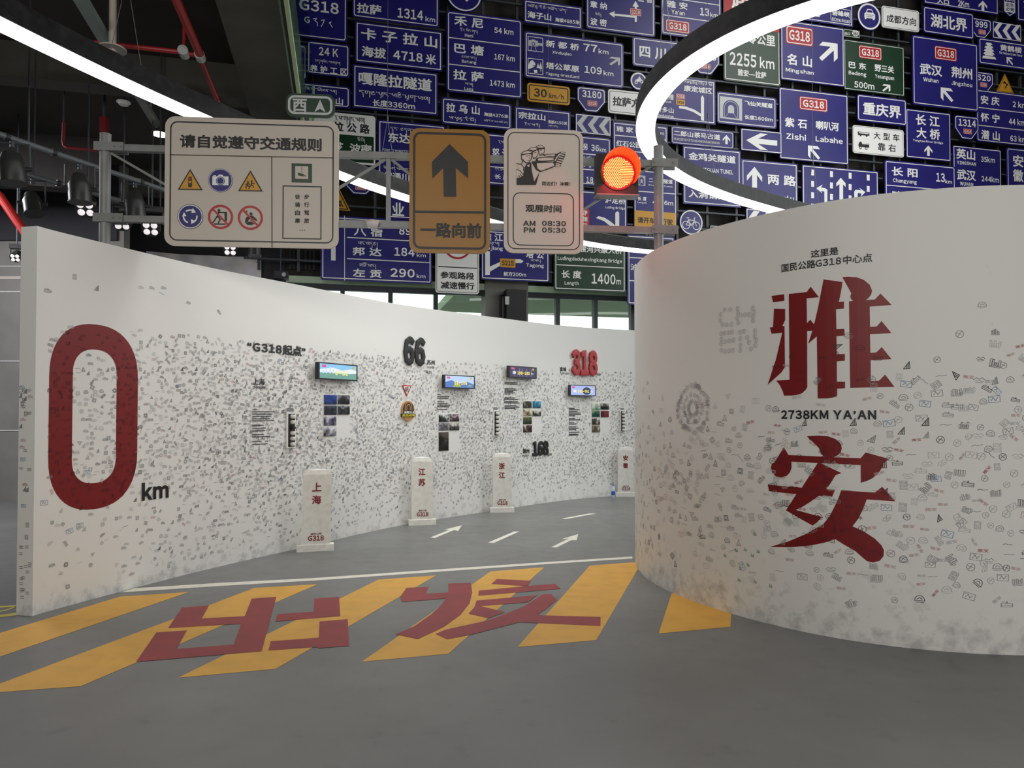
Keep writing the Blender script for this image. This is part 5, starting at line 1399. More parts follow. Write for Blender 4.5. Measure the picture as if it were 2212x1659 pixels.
bsign('blue sign for Bifeng Gorge cut by the top of the picture', (1690, -60, 1842, 36.5), [(F_, 1794, 15.5, 1837, 44, 'white', .012, .03), (T, '碧峰峡', 1797, 20.5, 1835, 33), (T, 'Bifeng Gorge', 1797, 37, 1835, 44), (P, [(1762, 12), (1770, 12.5), (1770, 25), (1775, 12), (1785, 11), (1797, 10), (1790, 5), (1762, 3), (1762, 38), (1768, 38.5), (1775, 28)][:3] + [(1785, 11), (1797, 12), (1788, 5), (1770, 3), (1770, 37), (1762, 36)], 'white', .004, 'arrow'), (F_, 1801, -25, 1834, 3, 'white', .012), (T, '京昆高速', 1804, -14, 1831, -2)], r=.03)
bsign('round blue car sign with a thick white rim', (1849.5, 2, 1904.5, 61), [(P, [(1870, 27), (1873, 19.5), (1883, 20.5), (1887, 29), (1890, 32), (1890, 40), (1888, 44), (1885, 43.5), (1885, 40.5), (1871, 39), (1871, 41.5), (1868.5, 41.5), (1867, 37), (1867, 29)], 'white'), (P, [(1872, 26.5), (1874.3, 21.5), (1882.5, 22.3), (1885, 28)], 'navy', .0048), (P, [(1870, 31), (1887, 33), (1887, 34), (1870, 32)], 'navy', .0048), (P, [(1872, 35), (1885, 36.5), (1885, 37.5), (1872, 36)], 'navy', .0048)], shape='round', bw=.034)
bsign('white sign with black characters for the Chengdu direction', (1904.8, 11.5, 1985, 58), [(T, '成都方向', 1914.6, 30, 1978.5, 47.5, 'black', .015)], 'white', dcol='black', bw=.012, inset=.03)
bsign('small green exit plate with the number 288 in a white oval', (1822, 61.5, 1857, 78.5), [(T, '出口', 1824.5, 69, 1836, 74.8), (C, 1846, 72, 6.4, 'white'), (C, 1849.5, 72.4, 6.4, 'white'), (T, '288', 1840.5, 67.7, 1854, 76, 'black')], 'green', r=.02, inset=.015, bw=.01, pr=-1)
bsign('green sign for Badong and Yesanguan, 500 m ahead', (1822.4, 84, 1952.6, 192.6), [(B, 1855, 97, 1904, 124.5), (T, '巴 东', 1833, 132, 1871, 146.5), (T, '野三关', 1889, 138, 1931, 154), (T, 'Badong', 1833, 152, 1871, 163), (T, 'Yesanguan', 1890, 160, 1931, 171), (T, '500m', 1845, 175, 1888.5, 189), (A, 'NE', 1905.6, 181.5, 1923, 197.5)], 'green', r=.03, bw=.014, inset=.03, pr=-1)
bsign('blue border sign with three big characters for Chongqing', (1851, 202.5, 1958, 260.6), [(T, '重庆界', 1864, 219.5, 1946.6, 248)], inset=.04)
bsign('white sign with bus and truck pictures telling large vehicles to keep over', (1842, 269.6, 1952, 329.7), [(P, [(1853, 284), (1877.5, 287), (1878, 293.5), (1853, 291.5)], 'black'), (P, [(1856, 285.5), (1876, 288), (1876, 290), (1856, 288)], 'white', .0048), (C, 1858.5, 292.5, 2, 'black'), (C, 1872, 294, 2, 'black'), (P, [(1854, 312), (1857, 306), (1861, 306), (1861, 309), (1877, 309.5), (1877.5, 319), (1855, 317)], 'black'), (P, [(1862, 309.2), (1876.5, 310), (1876.5, 312.5), (1862, 311.5)], 'white', .0048), (C, 1858.5, 319, 3.2, 'black', .6), (C, 1871, 320.5, 3.2, 'black', .6), (T, '大 型 车', 1886.5, 284.5, 1942.7, 300, 'black', .012), (T, '靠 右', 1896, 308, 1934.8, 325, 'black', .012)], 'white', dcol='black', bw=.01, inset=.025)
bsign('blue border sign with three big characters for Hubei', (1994, 12.3, 2103, 69.6), [(T, '湖北界', 2009.6, 28.5, 2089, 58.5)], inset=.04)
bsign('blue entrance sign 2 Km ahead at the top of the picture', (1995, -62, 2156, 7), [(T, '入口', 2023.5, -4, 2049.7, 7), (T, '2Km', 2069, 0, 2093, 13), (A, 'N', 2113.5, 0, 2132, 23)], r=.03)
bsign('blue shield number 999 beside the Hubei border sign', (2095, 36.5, 2141, 78.6), [(T, '999', 2106.5, 44, 2133, 58), (B, 2113.5, 63, 2129, 73.6)], shape='shield', pr=-1)
bsign('narrow white and blue pointed tag at the top right of the sign wall', (2167.5, -12, 2193.7, 34), [(R_, 2170, 3, 2191, 25, 'white', .003), (T, '此生', 2172, 5, 2190, 13.5, 'navy', .02), (T, '必驾', 2172, 14.5, 2190, 23, 'navy', .02), (T, '318', 2172, -8, 2190, 1)], shape='tag')
bsign('blue sign cut off by the upper right corner of the picture', (2196, -60, 2290, 44), [(T, '沪', 2210, -4, 2232, 18)], r=.03)
PAG = []
for i, (w, y0, y1) in enumerate(((8, 92, 99), (10, 99, 106), (11.5, 106, 113), (12.5, 113, 120))):
    PAG.append((P, [(2136 - w, y0 + 3 - w * .125 + 2), (2136 - w + 3, y0 - .3), (2136 + w - 3, y0 + 1.2), (2136 + w, y0 + 3 + w * .125 + 2), (2136 + w - 3, y0 + 4.6), (2136 + w - 4, y1 + 1.3), (2136 - w + 4, y1 - .5), (2136 - w + 3, y0 + 3.6)], 'white'))
PAG.append((P, [(2123, 120), (2149, 123), (2152, 129), (2146, 128), (2126, 126), (2122, 126)], 'white'))
bsign('blue sign with a white tower picture for the Yellow Crane Tower', (2113.5, 80, 2236, 137.5), PAG + [(T, '黄鹤楼', 2160, 95.5, 2206.8, 109), (T, 'The Yellow Crane Tower', 2157.7, 110.5, 2208.4, 116), (A, 'NW', 2174, 123, 2188, 139)])
bsign('large blue sign for Wuhan and Jingzhou with a G318 badge', (1970, 74.5, 2112, 225), [(B, 2018.6, 98.5, 2066, 127), (T, '武汉', 1986.7, 136, 2035, 160), (T, '荆州', 2054.6, 143, 2099.6, 167), (T, 'Wuhan', 1994, 166, 2026.8, 175.5), (T, 'Jingzhou', 2054.6, 174, 2099.6, 185.5), (A, 'NW', 2031.7, 188.5, 2058.7, 218)], pr=1, r=.07, inset=.05)
bsign('blue shield number 520 above the Anqing sign', (2100, 152.5, 2145.4, 196), [(T, '520', 2110, 160, 2139.7, 173), (B, 2117, 177.5, 2132, 187.4)], shape='shield', pr=-1)
bsign('yellow triangle with a bent black arrow above the Anqing sign', (2153, 157, 2189.5, 198), [(S, [[(2171, 190), (2176, 183), (2168, 178)]], 2.4, 'black'), (P, [(2167, 181), (2169, 174.5), (2173, 178.5)], 'black')], 'yellow', 'tri', dcol='black', bw=.014, inset=.03, pr=-1)
bsign('blue three-row sign listing Anqing 2 km, Huaining 44 km and Qianshan 63 km', (2108.6, 192, 2262, 304.5), [(L, 231.6, 2110), (L, 270, 2110), (T, '安 庆', 2118, 205, 2158.5, 224.5), (T, '2 km', 2187, 218, 2218, 231), (T, '怀 宁', 2118, 243, 2159, 262), (T, '44 km', 2179, 254.5, 2214, 268.5), (T, '潜 山', 2119, 280, 2159, 300), (T, '63 km', 2182, 291.5, 2217, 305)], inset=.035)
bsign('blue shield number 1314 below the Wuhan and Jingzhou sign', (2062, 248, 2114, 298), [(T, '1314', 2070, 256, 2107.8, 271.5), (B, 2080.8, 277.5, 2099, 288.5)], shape='shield', pr=1)
bsign('blue sign for the Yangtze River bridge with an arrow pointing up', (1956.4, 234, 2053, 340), [(T, '长 江', 1977.7, 246, 2029, 269.5), (T, '大 桥', 1979, 274.5, 2030, 298), (T, 'Yangtze River Bridge', 1972, 300, 2037, 306.2), (A, 'N', 1996.5, 313.5, 2013.7, 336)], r=.04, inset=.03, pr=-1)
bsign('blue sign listing Yingshan 35 km and Wuhan 244 km', (2058.7, 313.7, 2161.8, 425), [(T, '英山', 2065, 320, 2106, 343), (T, 'YINGSHAN', 2066.9, 347, 2107.8, 354.5), (T, '35km', 2118.4, 337, 2148.7, 349.5), (T, '武汉', 2066.9, 365, 2107.8, 388), (T, 'WUHAN', 2073.4, 392.5, 2102, 400.5), (T, '244km', 2119.7, 379.5, 2157.7, 391.5)], r=.03, inset=.02, pr=-1)
bsign('blue border sign for Anhui at the right edge of the picture', (2174, 317.8, 2275, 425), [(T, '安', 2187.5, 334, 2210.5, 360), (T, '徽', 2187.5, 365, 2210.5, 392)])
bsign('blue sign for Changyang 13 km above the curved wall', (1910.6, 344.8, 2063.6, 455), [(L, 399.7, 1914), (T, '长 阳', 1926, 359.5, 1981.8, 379), (T, 'Changyang', 1928.6, 384.5, 1980, 395.5), (T, '13', 2021.8, 373, 2040.7, 392.5), (T, 'km', 2041.5, 387.5, 2056, 396), (T, '建 始', 1926, 412, 1981.8, 432)])
bsign('round blue bicycle sign at the top of the curved wall', (1464.5, 451, 1521.5, 506), [(C, 1482, 486, 9, 'white', .84), (C, 1504, 488, 9, 'white', .84), (S, [[(1482, 486), (1487, 475), (1500, 476.5), (1493, 487), (1487, 475)], [(1493, 487), (1482, 486)], [(1504, 488), (1499, 471)], [(1499, 471), (1502, 470.5)], [(1487, 475), (1485.5, 470), (1482.5, 470)], [(1488, 470.5), (1483.5, 470)]], 1.4, 'white')], shape='round', bw=.022, inset=.03)
bsign('blue board of slanted white stripes just above the curved wall', (1611.6, 449.5, 1692, 500), [(P, [(1613, 476), (1628, 455), (1641, 456.5), (1626, 477)], 'white', .004, 'stripe_marking'), (P, [(1645, 472), (1656, 458), (1668, 460), (1657, 473)], 'white', .004, 'stripe_marking')], r=.02, inset=.02)
bsign('blue and yellow sign for the Erlangshan tunnel behind the right gantry pole', (1369.4, 366, 1461, 490), tunnel(1377.7, 378, 1394, 400) + [(L, 412.4, 1371), (R_, 1370.5, 454, 1459.5, 489, 'yellow'), (T, '二郎山隧道', 1401, 384, 1453, 394), (T, 'ErlangshanTunnel', 1401, 397.7, 1453, 402.3), (T, '长 度', 1377, 424, 1396.7, 433), (T, 'Length', 1377, 434.6, 1397, 440), (T, '4176m', 1409, 431.5, 1454, 441.2), (T, '请开车灯行驶', 1376.8, 468, 1453.5, 481.5, 'black')], r=.03, inset=.02)
bsign('green sign edge just showing above the curved wall', (1534, 486.5, 1566, 520), [], 'green', r=.03, inset=.015, bw=.012)

hang_signs()

# white cloth banner and dark louvre on the lower stretch of the back wall
DW = WALLF.off(.04)
def banner():
    u0, v1 = DW.px(318, 544); u1 = DW.px(565, 551)[0]; v0 = v1 - 1.9
    c = DW.p((u0 + u1) / 2, v0, .05)
    b = MB(); nx, nz = 60, 16
    R = random.Random(2)
    G_ = []
    for i in range(nx + 1):
        for j in range(nz + 1):
            x, z = i / nx, j / nz
            w = .030 * math.sin(x * 31 + z * 9) * (.4 + .6 * (1 - z)) + .02 * math.sin(x * 12 - z * 17)
            G_.append(DW.p(u0 + (u1 - u0) * x, v0 + (v1 - v0) * z - .03 * math.sin(x * math.pi) * z, .06 + w))
    Fs = [(i * (nz + 1) + j, (i + 1) * (nz + 1) + j, (i + 1) * (nz + 1) + j + 1, i * (nz + 1) + j + 1) for i in range(nx) for j in range(nz)]
    k = len(G_)
    b.add(G_ + [p - DW.N * .004 for p in G_], Fs + [tuple(q + k for q in f[::-1]) for f in Fs])
    o = b.build('cloth_banner', M['fabric'], None, smooth=True, origin=c)
    tag(o, 'creased white cloth banner hung on the dark wall behind the left partition', 'banner')
banner()
def louvre():
    u0, v1 = DW.px(626, 541); u1 = DW.px(686, 541)[0]; v0 = DW.px(626, 582)[1]
    c = DW.p((u0 + u1) / 2, v0, 0)
    b = MB(); b.box(DW.p((u0 + u1) / 2, (v0 + v1) / 2, .03), DW.U * (u1 - u0) / 2, DW.N * .03, Vector((0, 0, (v1 - v0) / 2)))
    o = b.build('louvre_panel', M['blackmetal'], None, origin=c)
    tag(o, 'black panel of upright fins on the dark wall beside the windows', 'panel')
    for i in range(7):
        u = u0 + (u1 - u0) * (i + .5) / 7
        b = MB(); b.box(DW.p(u, (v0 + v1) / 2, .09), DW.U * .02 + DW.N * .05, DW.N * .012, Vector((0, 0, (v1 - v0) / 2 * .96)))
        b.build('slat', M['darkwall'], o)
louvre()
# ------------------------------------------------------------------ milestones along the left partition
def milestone(px_c, py_b, wpx, hpx, lean, yaw, txt, label):
    q = G0(px_c, py_b); d = q.y
    sc_ = (q - CAMP).length
    k = q.y / F_PX
    hw, ht = wpx * k / 2, hpx * k
    t = empty('milestone', q, label, 'milestone', 'white stone markers along the curved wall')
    yv = math.radians(yaw)
    ux = Vector((math.cos(yv), math.sin(yv), 0)); uy = Vector((-math.sin(yv), math.cos(yv), 0))
    up = Vector((math.tan(math.radians(lean)), 0, 1)).normalized()
    dp = .042
    c0 = q + uy * dp
    def block(name, z0, z1, w0, w1, d0, d1, bev):
        b = MB()
        P = []
        for z, w, dd in ((z0, w0, d0), (z1 - bev, w1, d1), (z1, w1 - bev, max(d1 - bev, .01))):
            for sx, sy in ((-1, -1), (1, -1), (1, 1), (-1, 1)):
                P.append(c0 + ux * sx * w + uy * sy * dd + up * z)
        Fs = [(3, 2, 1, 0), (8, 9, 10, 11)]
        for r in (0, 4):
            Fs += [(r + j, r + (j + 1) % 4, r + 4 + (j + 1) % 4, r + 4 + j) for j in range(4)]
        b.add(P, Fs)
        return b.build(name, M['stone'], t)
    hb = ht * .085
    block('plinth', 0, hb, hw * 1.27, hw * 1.27, dp * 1.2, dp * 1.2, .006)
    block('pillar', hb, ht * .935, hw * 1.0, hw * .98, dp, dp, .004)
    b = MB()
    P = []
    for z, w, dd in ((ht * .933, hw * .98, dp * .98), (ht * .985, hw * .74, dp * .66), (ht, hw * .06, dp * .05)):
        for sx, sy in ((-1, -1), (1, -1), (1, 1), (-1, 1)): P.append(c0 + ux * sx * w + uy * sy * dd + up * z)
    Fs = [(3, 2, 1, 0), (8, 9, 10, 11)]
    for r in (0, 4): Fs += [(r + j, r + (j + 1) % 4, r + 4 + (j + 1) % 4, r + 4 + j) for j in range(4)]
    b.add(P, Fs); b.build('cap', M['stone'], t)
    F = Frame(q, ux); F.V = up; F = F
    F.N = -uy
    fz = .003
    for i, ch in enumerate(txt):
        z1 = ht * (.835 - i * .155)
        V, Fs = text2d(ch, .03); V = fit(V, -hw * .34, z1 - ht * .108, hw * .30, z1)
        b = MB(); b.add([F.p(x, y, fz + z * .0006) for x, y, z in V], Fs); b.build('lettering', M['stonered'], t)
    V, Fs = text2d('G318', .035, .06); V = fit(V, -hw * .52, ht * .128, hw * .56, ht * .192)
    b = MB(); b.add([F.p(x, y, fz + z * .0006) for x, y, z in V], Fs)
    V, Fs = text2d('国民公路', .02); V = fit(V, -hw * .34, ht * .2, hw * .4, ht * .226)
    b.add([F.p(x, y, fz + z * .0006) for x, y, z in V], Fs)
    b.build('lettering', M['stonered'], t)
    return t
milestone(681, 1191, 61, 177, 1.4, 16, '上海', 'nearest white stone marker with red lettering for Shanghai')
milestone(912.5, 1134.5, 46.5, 147, -.5, 14, '江苏', 'second white stone marker, red lettering for Jiangsu, below the number 66')
milestone(1085, 1107, 41.5, 128, -.4, 8, '浙江', 'third white stone marker, red lettering for Zhejiang, below the number 168')
milestone(1352, 1073, 34, 107, 0, 2, '安徽', 'far white stone marker for Anhui, half hidden by the right curved wall')

# water bottle
q = G0(1324.5, 1075)
bt = empty('water_bottle', q, 'clear water bottle with a blue label standing by the far stone marker', 'bottle')
def lathe(name, base, prof, m, parent, n=20):
    b = MB(); b.tube([base + Vector((0, 0, z)) for z, r in prof], [r for z, r in prof], n)
    o = b.build(name, m, parent); smooth_angle(o, 50); return o
clear = mat('clear_plastic', (.62, .72, .86), .12)
lathe('bottle_body', q, [(0, .028), (.01, .033), (.15, .033), (.18, .028), (.205, .014), (.222, .013)], clear, bt)
lathe('label_band', q, [(.05, .0336), (.12, .0336)], mat('bottle_label_blue', srgb(50, 90, 190), .4), bt)
lathe('cap', q, [(.222, .016), (.242, .016)], mat('bottle_cap_blue', srgb(60, 110, 210), .4), bt)

# ------------------------------------------------------------------ gantry over the path
PL = at_y(226, 500, 6.55); PR = at_y(1423, 500, 6.98)
GU = Vector((PR.x - PL.x, PR.y - PL.y, 0)).normalized()
GF_ = Frame((PL.x, PL.y, 0), GU)
span = (Vector((PR.x, PR.y, 0)) - Vector((PL.x, PL.y, 0))).length
zTL = GF_.px(226, 291)[1]; zTR = GF_.px(1423, 318)[1]
zU = (GF_.px(300, 326)[1] + GF_.px(1380, 349)[1]) / 2; zL = (GF_.px(300, 477)[1] + GF_.px(1380, 494.5)[1]) / 2
gan = empty('gantry', GF_.p(0, 0, 0), 'grey steel gantry of two poles and two rails across the path', 'gantry')
for u, zt in ((0, zTL), (span, zTR)):
    b = MB(); b.cyl(GF_.p(u, 0), GF_.p(u, zt), .047, 28)
    po = b.build('pole', M['steel'], gan); smooth_angle(po, 50)
    b = MB(); b.cyl(GF_.p(u, zt), GF_.p(u, zt + .006), .049, 28); b.build('pole_cap', M['steel'], po)
    for z in (zU, zL):
        b = MB()
        for a in (-1, 1):
            b.box(GF_.p(u + .05, z, a * .052), GF_.U * .13, GF_.N * .006, Vector((0, 0, .04)))
        b.tube([GF_.p(u, z - .04), GF_.p(u, z + .04)], .056, 24)
        for s_ in (-.06, .13) if u else (.1, .16): b.cyl(GF_.p(u + s_, z, .058), GF_.p(u + s_, z, .07), .009, 8)
        b.build('clamp', M['steel'], po)
for z in (zU, zL):
    b = MB(); b.box(GF_.p(span / 2, z), GF_.U * (span / 2 - .04), GF_.N * .03, Vector((0, 0, .03))); b.build('rail', M['steel'], gan)
uc = GF_.px(839, 420)[0]
for u in (uc, uc - 1.75, uc + 1.75):
    if .1 < u < span - .1:
        b = MB(); b.box(GF_.p(u, (zU + zL) / 2), GF_.U * .021, GF_.N * .021, Vector((0, 0, (zU - zL) / 2 - .03))); b.build('strut', M['steel'], gan)
def brace(x0, y0, x1, y1):
    a = GF_.px(x0, y0); c = GF_.px(x1, y1)
    b = MB(); b.bar(GF_.p(*a), GF_.p(*c), .022, .022); b.build('brace', M['steel'], gan)
brace(240, 331, 480, 470); brace(832, 345, 620, 475); brace(846, 345, 1000, 470); brace(1418, 352, 1210, 485)

GSI = 'signs on the gantry'
def gplate(name, label, box, col, **k):
    return Plate(name, label, GF_.off(.034), box, col, 0, th=.028, group=GSI, **k)
p = gplate('rules_board', 'wide pale board with six round and triangular symbols on the gantry', (357, 250.5, 732, 530), 'offwhite', r=.09, bcol='black', inset=.045, bw=.012)
bk = 'black'
p.items([(T, '请自觉遵守交通规则', 389, 290, 695, 319, bk, .03),
    (P, [(366.5, 333.5), (722, 340.5), (722, 342.3), (366.5, 335.3)], bk, .003, 'border_line'), (P, [(586.2, 338), (588.2, 338), (588.7, 535), (586.7, 535)], bk, .003, 'border_line'),
    (P, [(411, 365), (438, 411), (384, 410)], bk, .003), (P, [(411, 370.5), (433.5, 408.6), (388.5, 407.8)], 'yellow', .0045), (P, [(407, 384), (409, 382), (413, 382), (415, 384), (415, 403), (413, 405), (409, 405), (407, 403)], bk, .006), (C, 411, 386.5, 2.8, 'red', 0, .007), (C, 411, 393.5, 2.8, 'yellow', 0, .007), (C, 411, 400.5, 2.8, 'green', 0, .007),
    (C, 476.5, 390, 25.5, 'navy', 0, .003), (C, 476.5, 390, 24.4, 'white', .965, .0045), (P, [(459, 381), (494, 381.6), (494, 400.5), (459, 400)], 'white', .0045), (P, [(470, 381.5), (473, 377.5), (481, 377.7), (483, 381.6)], 'white', .0045), (P, [(461, 378.6), (467, 378.7), (467, 380.4), (461, 380.3)], 'white', .0045), (C, 476.5, 391, 9.2, 'navy', 0, .006), (C, 476.5, 391, 7.8, 'white', .88, .007),
    (P, [(541, 368), (568, 414), (514.5, 413)], bk, .003), (P, [(541, 373.5), (563.5, 411.6), (519, 410.8)], 'yellow', .0045),
    (C, 536, 393, 2, bk, 0, .006), (C, 544, 391.5, 2, bk, 0, .006), (S, [[(536, 395.5), (535.5, 401), (532, 403), (532, 407)], [(535.5, 401), (539, 403.5), (538, 408)], [(536, 396.5), (532, 399)], [(536, 396.5), (540, 398.5)], [(544, 394), (543.5, 399.5), (541, 403)], [(543.5, 399.5), (547, 401.5), (547.5, 405)], [(544, 395.5), (549.5, 397)]], 2.1, bk, .006),
    (C, 411.4, 468, 26.6, 'navy', 0, .003), (C, 411.4, 468, 26.8, bk, .975, .0045), (C, 411.4, 468, 25.6, 'white', .93, .0045),
    (C, 411.4, 468, 15.5, 'white', .8, .006, 55, 130), (C, 411.4, 468, 15.5, 'white', .8, .006, 175, 250), (C, 411.4, 468, 15.5, 'white', .8, .006, 295, 370),
    (P, [(417, 450), (424, 459.5), (414, 460.5)], 'white', .007), (P, [(394, 468), (398, 458.5), (403.5, 467.5)], 'white', .007), (P, [(424, 478), (414, 484.5), (413, 474)], 'white', .007),
    (C, 476.5, 468.7, 26.3, 'red', .82, .004), (C, 473.2, 454.6, 2.9, bk, 0, .006), (P, [(485, 458), (490.5, 458), (490.5, 477), (486, 477.5)], bk, .006), (S, [[(472, 459), (486, 459.5)], [(473, 459), (470, 467), (476, 474), (472, 481)], [(470, 467), (460, 481)], [(464, 484), (486, 484.5)]], 2.4, bk, .006), (P, [(457.5, 452), (460.5, 449.5), (495.5, 485.5), (492.5, 488)], 'red', .0085),
    (C, 541, 470.5, 26.3, 'red', .82, .004), (C, 542.4, 462, 3, bk, 0, .006), (P, [(529, 481), (532, 470), (539, 466), (546, 466), (555, 474), (555, 478), (547, 472), (539, 473), (534, 480)], bk, .006), (P, [(531, 482), (537, 479), (545, 480), (550, 483), (545, 486), (535, 486)], bk, .006), (S, [[(541, 478), (549, 474), (555, 477)]], 1, bk, .006), (S, [[(531, 456), (534, 455.5), (532, 458.5), (535, 458)]], .9, bk, .006), (P, [(522, 453.5), (525, 451), (560, 487.5), (557, 490)], 'red', .0085),
    (P, [(630, 353), (674, 354), (674, 395), (630, 394)], 'green', .003), (P, [(637.8, 359), (666, 359.6), (666, 387), (637.8, 386.4)], 'offwhite', .0045), (S, [[(652.3, 362), (652.3, 373)]], .9, bk, .006), (P, [(644, 373), (658, 377), (655, 382), (643.6, 379)], 'green', .006), (C, 659.5, 380.3, 1.7, 'green', 0, .006),
    (F_, 610.7, 400.5, 695, 516, bk, .010)] +
    [(T, ch, x0, y, x1, y + 10.6, bk, .02) for col, x0, x1 in (('徒骑自摩', 637.5, 648.3), ('步行驾旅', 657, 667.8)) for ch, y in zip(col, (420, 437, 454.2, 471.4))] +
    [(C, x, 497.5, 1.0, bk, 0, .0045) for x in (648.5, 653.3, 658.1)])
p.done()
p = gplate('west_sign', 'small green sign for west with a grey arrowhead above the rules board', (617.5, 200.5, 723, 250.5), 'green', r=.07, bcol='silver', inset=.02, bw=.022)
p.items([(T, '西', 632.5, 213, 663, 241, 'silver', .03), (P, [(691.6, 215.3), (703.6, 243.6), (691.5, 235.5), (679.3, 242.6)], 'silver', .004, 'arrow')]); p.done()
p = gplate('forward_sign', 'amber sign with a thick black arrow pointing up, centre of the gantry', (884.5, 276, 1058.5, 545), 'amber', r=.09, bcol='black', inset=.035, bw=.022)
fw = lambda L: [(870 + x / 5.53, 260 + y / 5.53) for x, y in L]
p.items([(P, fw([(560, 283), (780, 498), (782, 695), (633, 568), (640, 913), (490, 913), (483, 568), (355, 695), (350, 495)]), bk, .004, 'arrow'), (P, [(897, 455), (1050, 456.5), (1050, 461.5), (897, 460)], bk, .003, 'border_line'), (T, '一路向前', 908, 480, 1040, 512.5, bk, .035)]); p.done()
p = gplate('hours_sign', 'grey visiting hours sign with three black line figures beside the traffic light', (1088.5, 276.5, 1260, 545.5), 'offwhite', r=.09, bcol='black', inset=.035, bw=.009)
hw_ = lambda L: [(870 + x / 5.53, 260 + y / 5.53) for x, y in L]
FIG = [(P, hw_([(1360, 772), (1360, 690), (1400, 690), (1440, 640), (1455, 560), (1480, 520), (1535, 500), (1540, 600), (1570, 735), (1635, 620), (1592, 772)]), bk, .004),
  (P, hw_([(1415, 470), (1412, 400), (1440, 370), (1500, 355), (1545, 385), (1540, 460), (1510, 510), (1475, 515), (1440, 490)]), bk, .004), (P, hw_([(1425, 462), (1422, 420), (1500, 405), (1535, 410), (1530, 460), (1505, 500), (1478, 505), (1448, 482)]), 'offwhite', .005), (P, hw_([(1422, 405), (1445, 378), (1500, 365), (1538, 390), (1500, 395)]), 'offwhite', .005),
  (P, hw_([(1495, 352), (1530, 325), (1580, 322), (1620, 345), (1622, 400), (1590, 455), (1555, 460), (1545, 400), (1545, 372)]), bk, .0038), (P, hw_([(1552, 385), (1600, 360), (1615, 370), (1612, 405), (1586, 445), (1558, 448)]), 'offwhite', .0046), (P, hw_([(1505, 350), (1535, 332), (1578, 330), (1608, 345), (1560, 362)]), 'offwhite', .0046),
  (P, hw_([(1585, 318), (1620, 297), (1665, 300), (1698, 325), (1695, 380), (1665, 420), (1630, 420), (1622, 345)]), bk, .0036), (P, hw_([(1628, 350), (1690, 345), (1686, 380), (1662, 410), (1634, 408)]), 'offwhite', .0044), (P, hw_([(1595, 320), (1624, 306), (1662, 308), (1688, 326), (1640, 330)]), 'offwhite', .0044),
  (S, [hw_([(1475, 430), (1510, 422)]), hw_([(1520, 430), (1515, 465)]), hw_([(1490, 485), (1512, 483)]), hw_([(1565, 392), (1592, 385)]), hw_([(1640, 360), (1662, 356)]), hw_([(1648, 395), (1662, 393)])], 1.2, bk, .0055),
  (P, hw_([(1540, 505), (1545, 490), (1800, 495), (1830, 545), (1780, 570), (1640, 620), (1590, 590)]), bk, .0042), (P, hw_([(1600, 515), (1790, 505), (1815, 540), (1775, 558), (1650, 605), (1608, 575)]), 'offwhite', .005),
  (P, hw_([(1600, 450), (1650, 440), (1800, 445), (1815, 480), (1700, 492), (1580, 488)]), bk, .0040), (P, hw_([(1610, 458), (1680, 450), (1795, 452), (1805, 474), (1690, 483), (1620, 482)]), 'offwhite', .0048),
  (P, hw_([(1670, 405), (1830, 400), (1830, 438), (1690, 430)]), bk, .0040), (P, hw_([(1690, 412), (1820, 408), (1820, 430), (1700, 424)]), 'offwhite', .0048),
  (P, hw_([(1800, 480), (1820, 410), (1890, 375), (1945, 385), (1940, 420), (1880, 555), (1825, 550)]), bk, .0052),
  (S, [hw_([(1895, 388), (1935, 396)]), hw_([(1885, 412), (1925, 422)]), hw_([(1870, 438), (1914, 448)]), hw_([(1858, 466), (1905, 478)]), hw_([(1845, 492), (1892, 504)]), hw_([(1836, 518), (1880, 530)]), hw_([(1832, 540), (1868, 547)]), hw_([(1820, 480), (1850, 430), (1875, 405)])], 2.6, 'offwhite', .0062),
  (P, hw_([(1360, 590), (1390, 600), (1425, 640), (1440, 660), (1400, 685), (1362, 675)]), 'offwhite', .0052), (P, hw_([(1365, 525), (1420, 545), (1445, 575), (1430, 640), (1395, 590)]), 'offwhite', .005), (P, hw_([(1480, 545), (1515, 525), (1510, 560)]), 'offwhite', .0052), (P, hw_([(1545, 560), (1590, 600), (1625, 625), (1572, 725), (1545, 620)]), 'offwhite', .0045),
  (S, [hw_([(1362, 520), (1410, 525), (1445, 560), (1440, 600)]), hw_([(1362, 590), (1400, 605), (1438, 650)]), hw_([(1400, 640), (1420, 670)]), hw_([(1385, 655), (1400, 685)]), hw_([(1440, 470), (1420, 520)])], 1.5, bk, .006)]
p.items(FIG + [(T, '同志们！冲啊！', 1171, 392, 1231.7, 401, bk, .02), (F_, 1107.8, 415, 1239.8, 530, bk, .009, .07), (T, '观展时间', 1135, 441.7, 1212.7, 460, bk, .026), (T, 'AM', 1130, 476.6, 1156.6, 488, bk, .03), (T, '08:30', 1170.7, 476.6, 1222.6, 488, bk, .03), (T, 'PM', 1131.7, 491.3, 1155.7, 502.3, bk, .03), (T, '05:30', 1170.7, 491.3, 1222.6, 502.5, bk, .03)])
p.done()

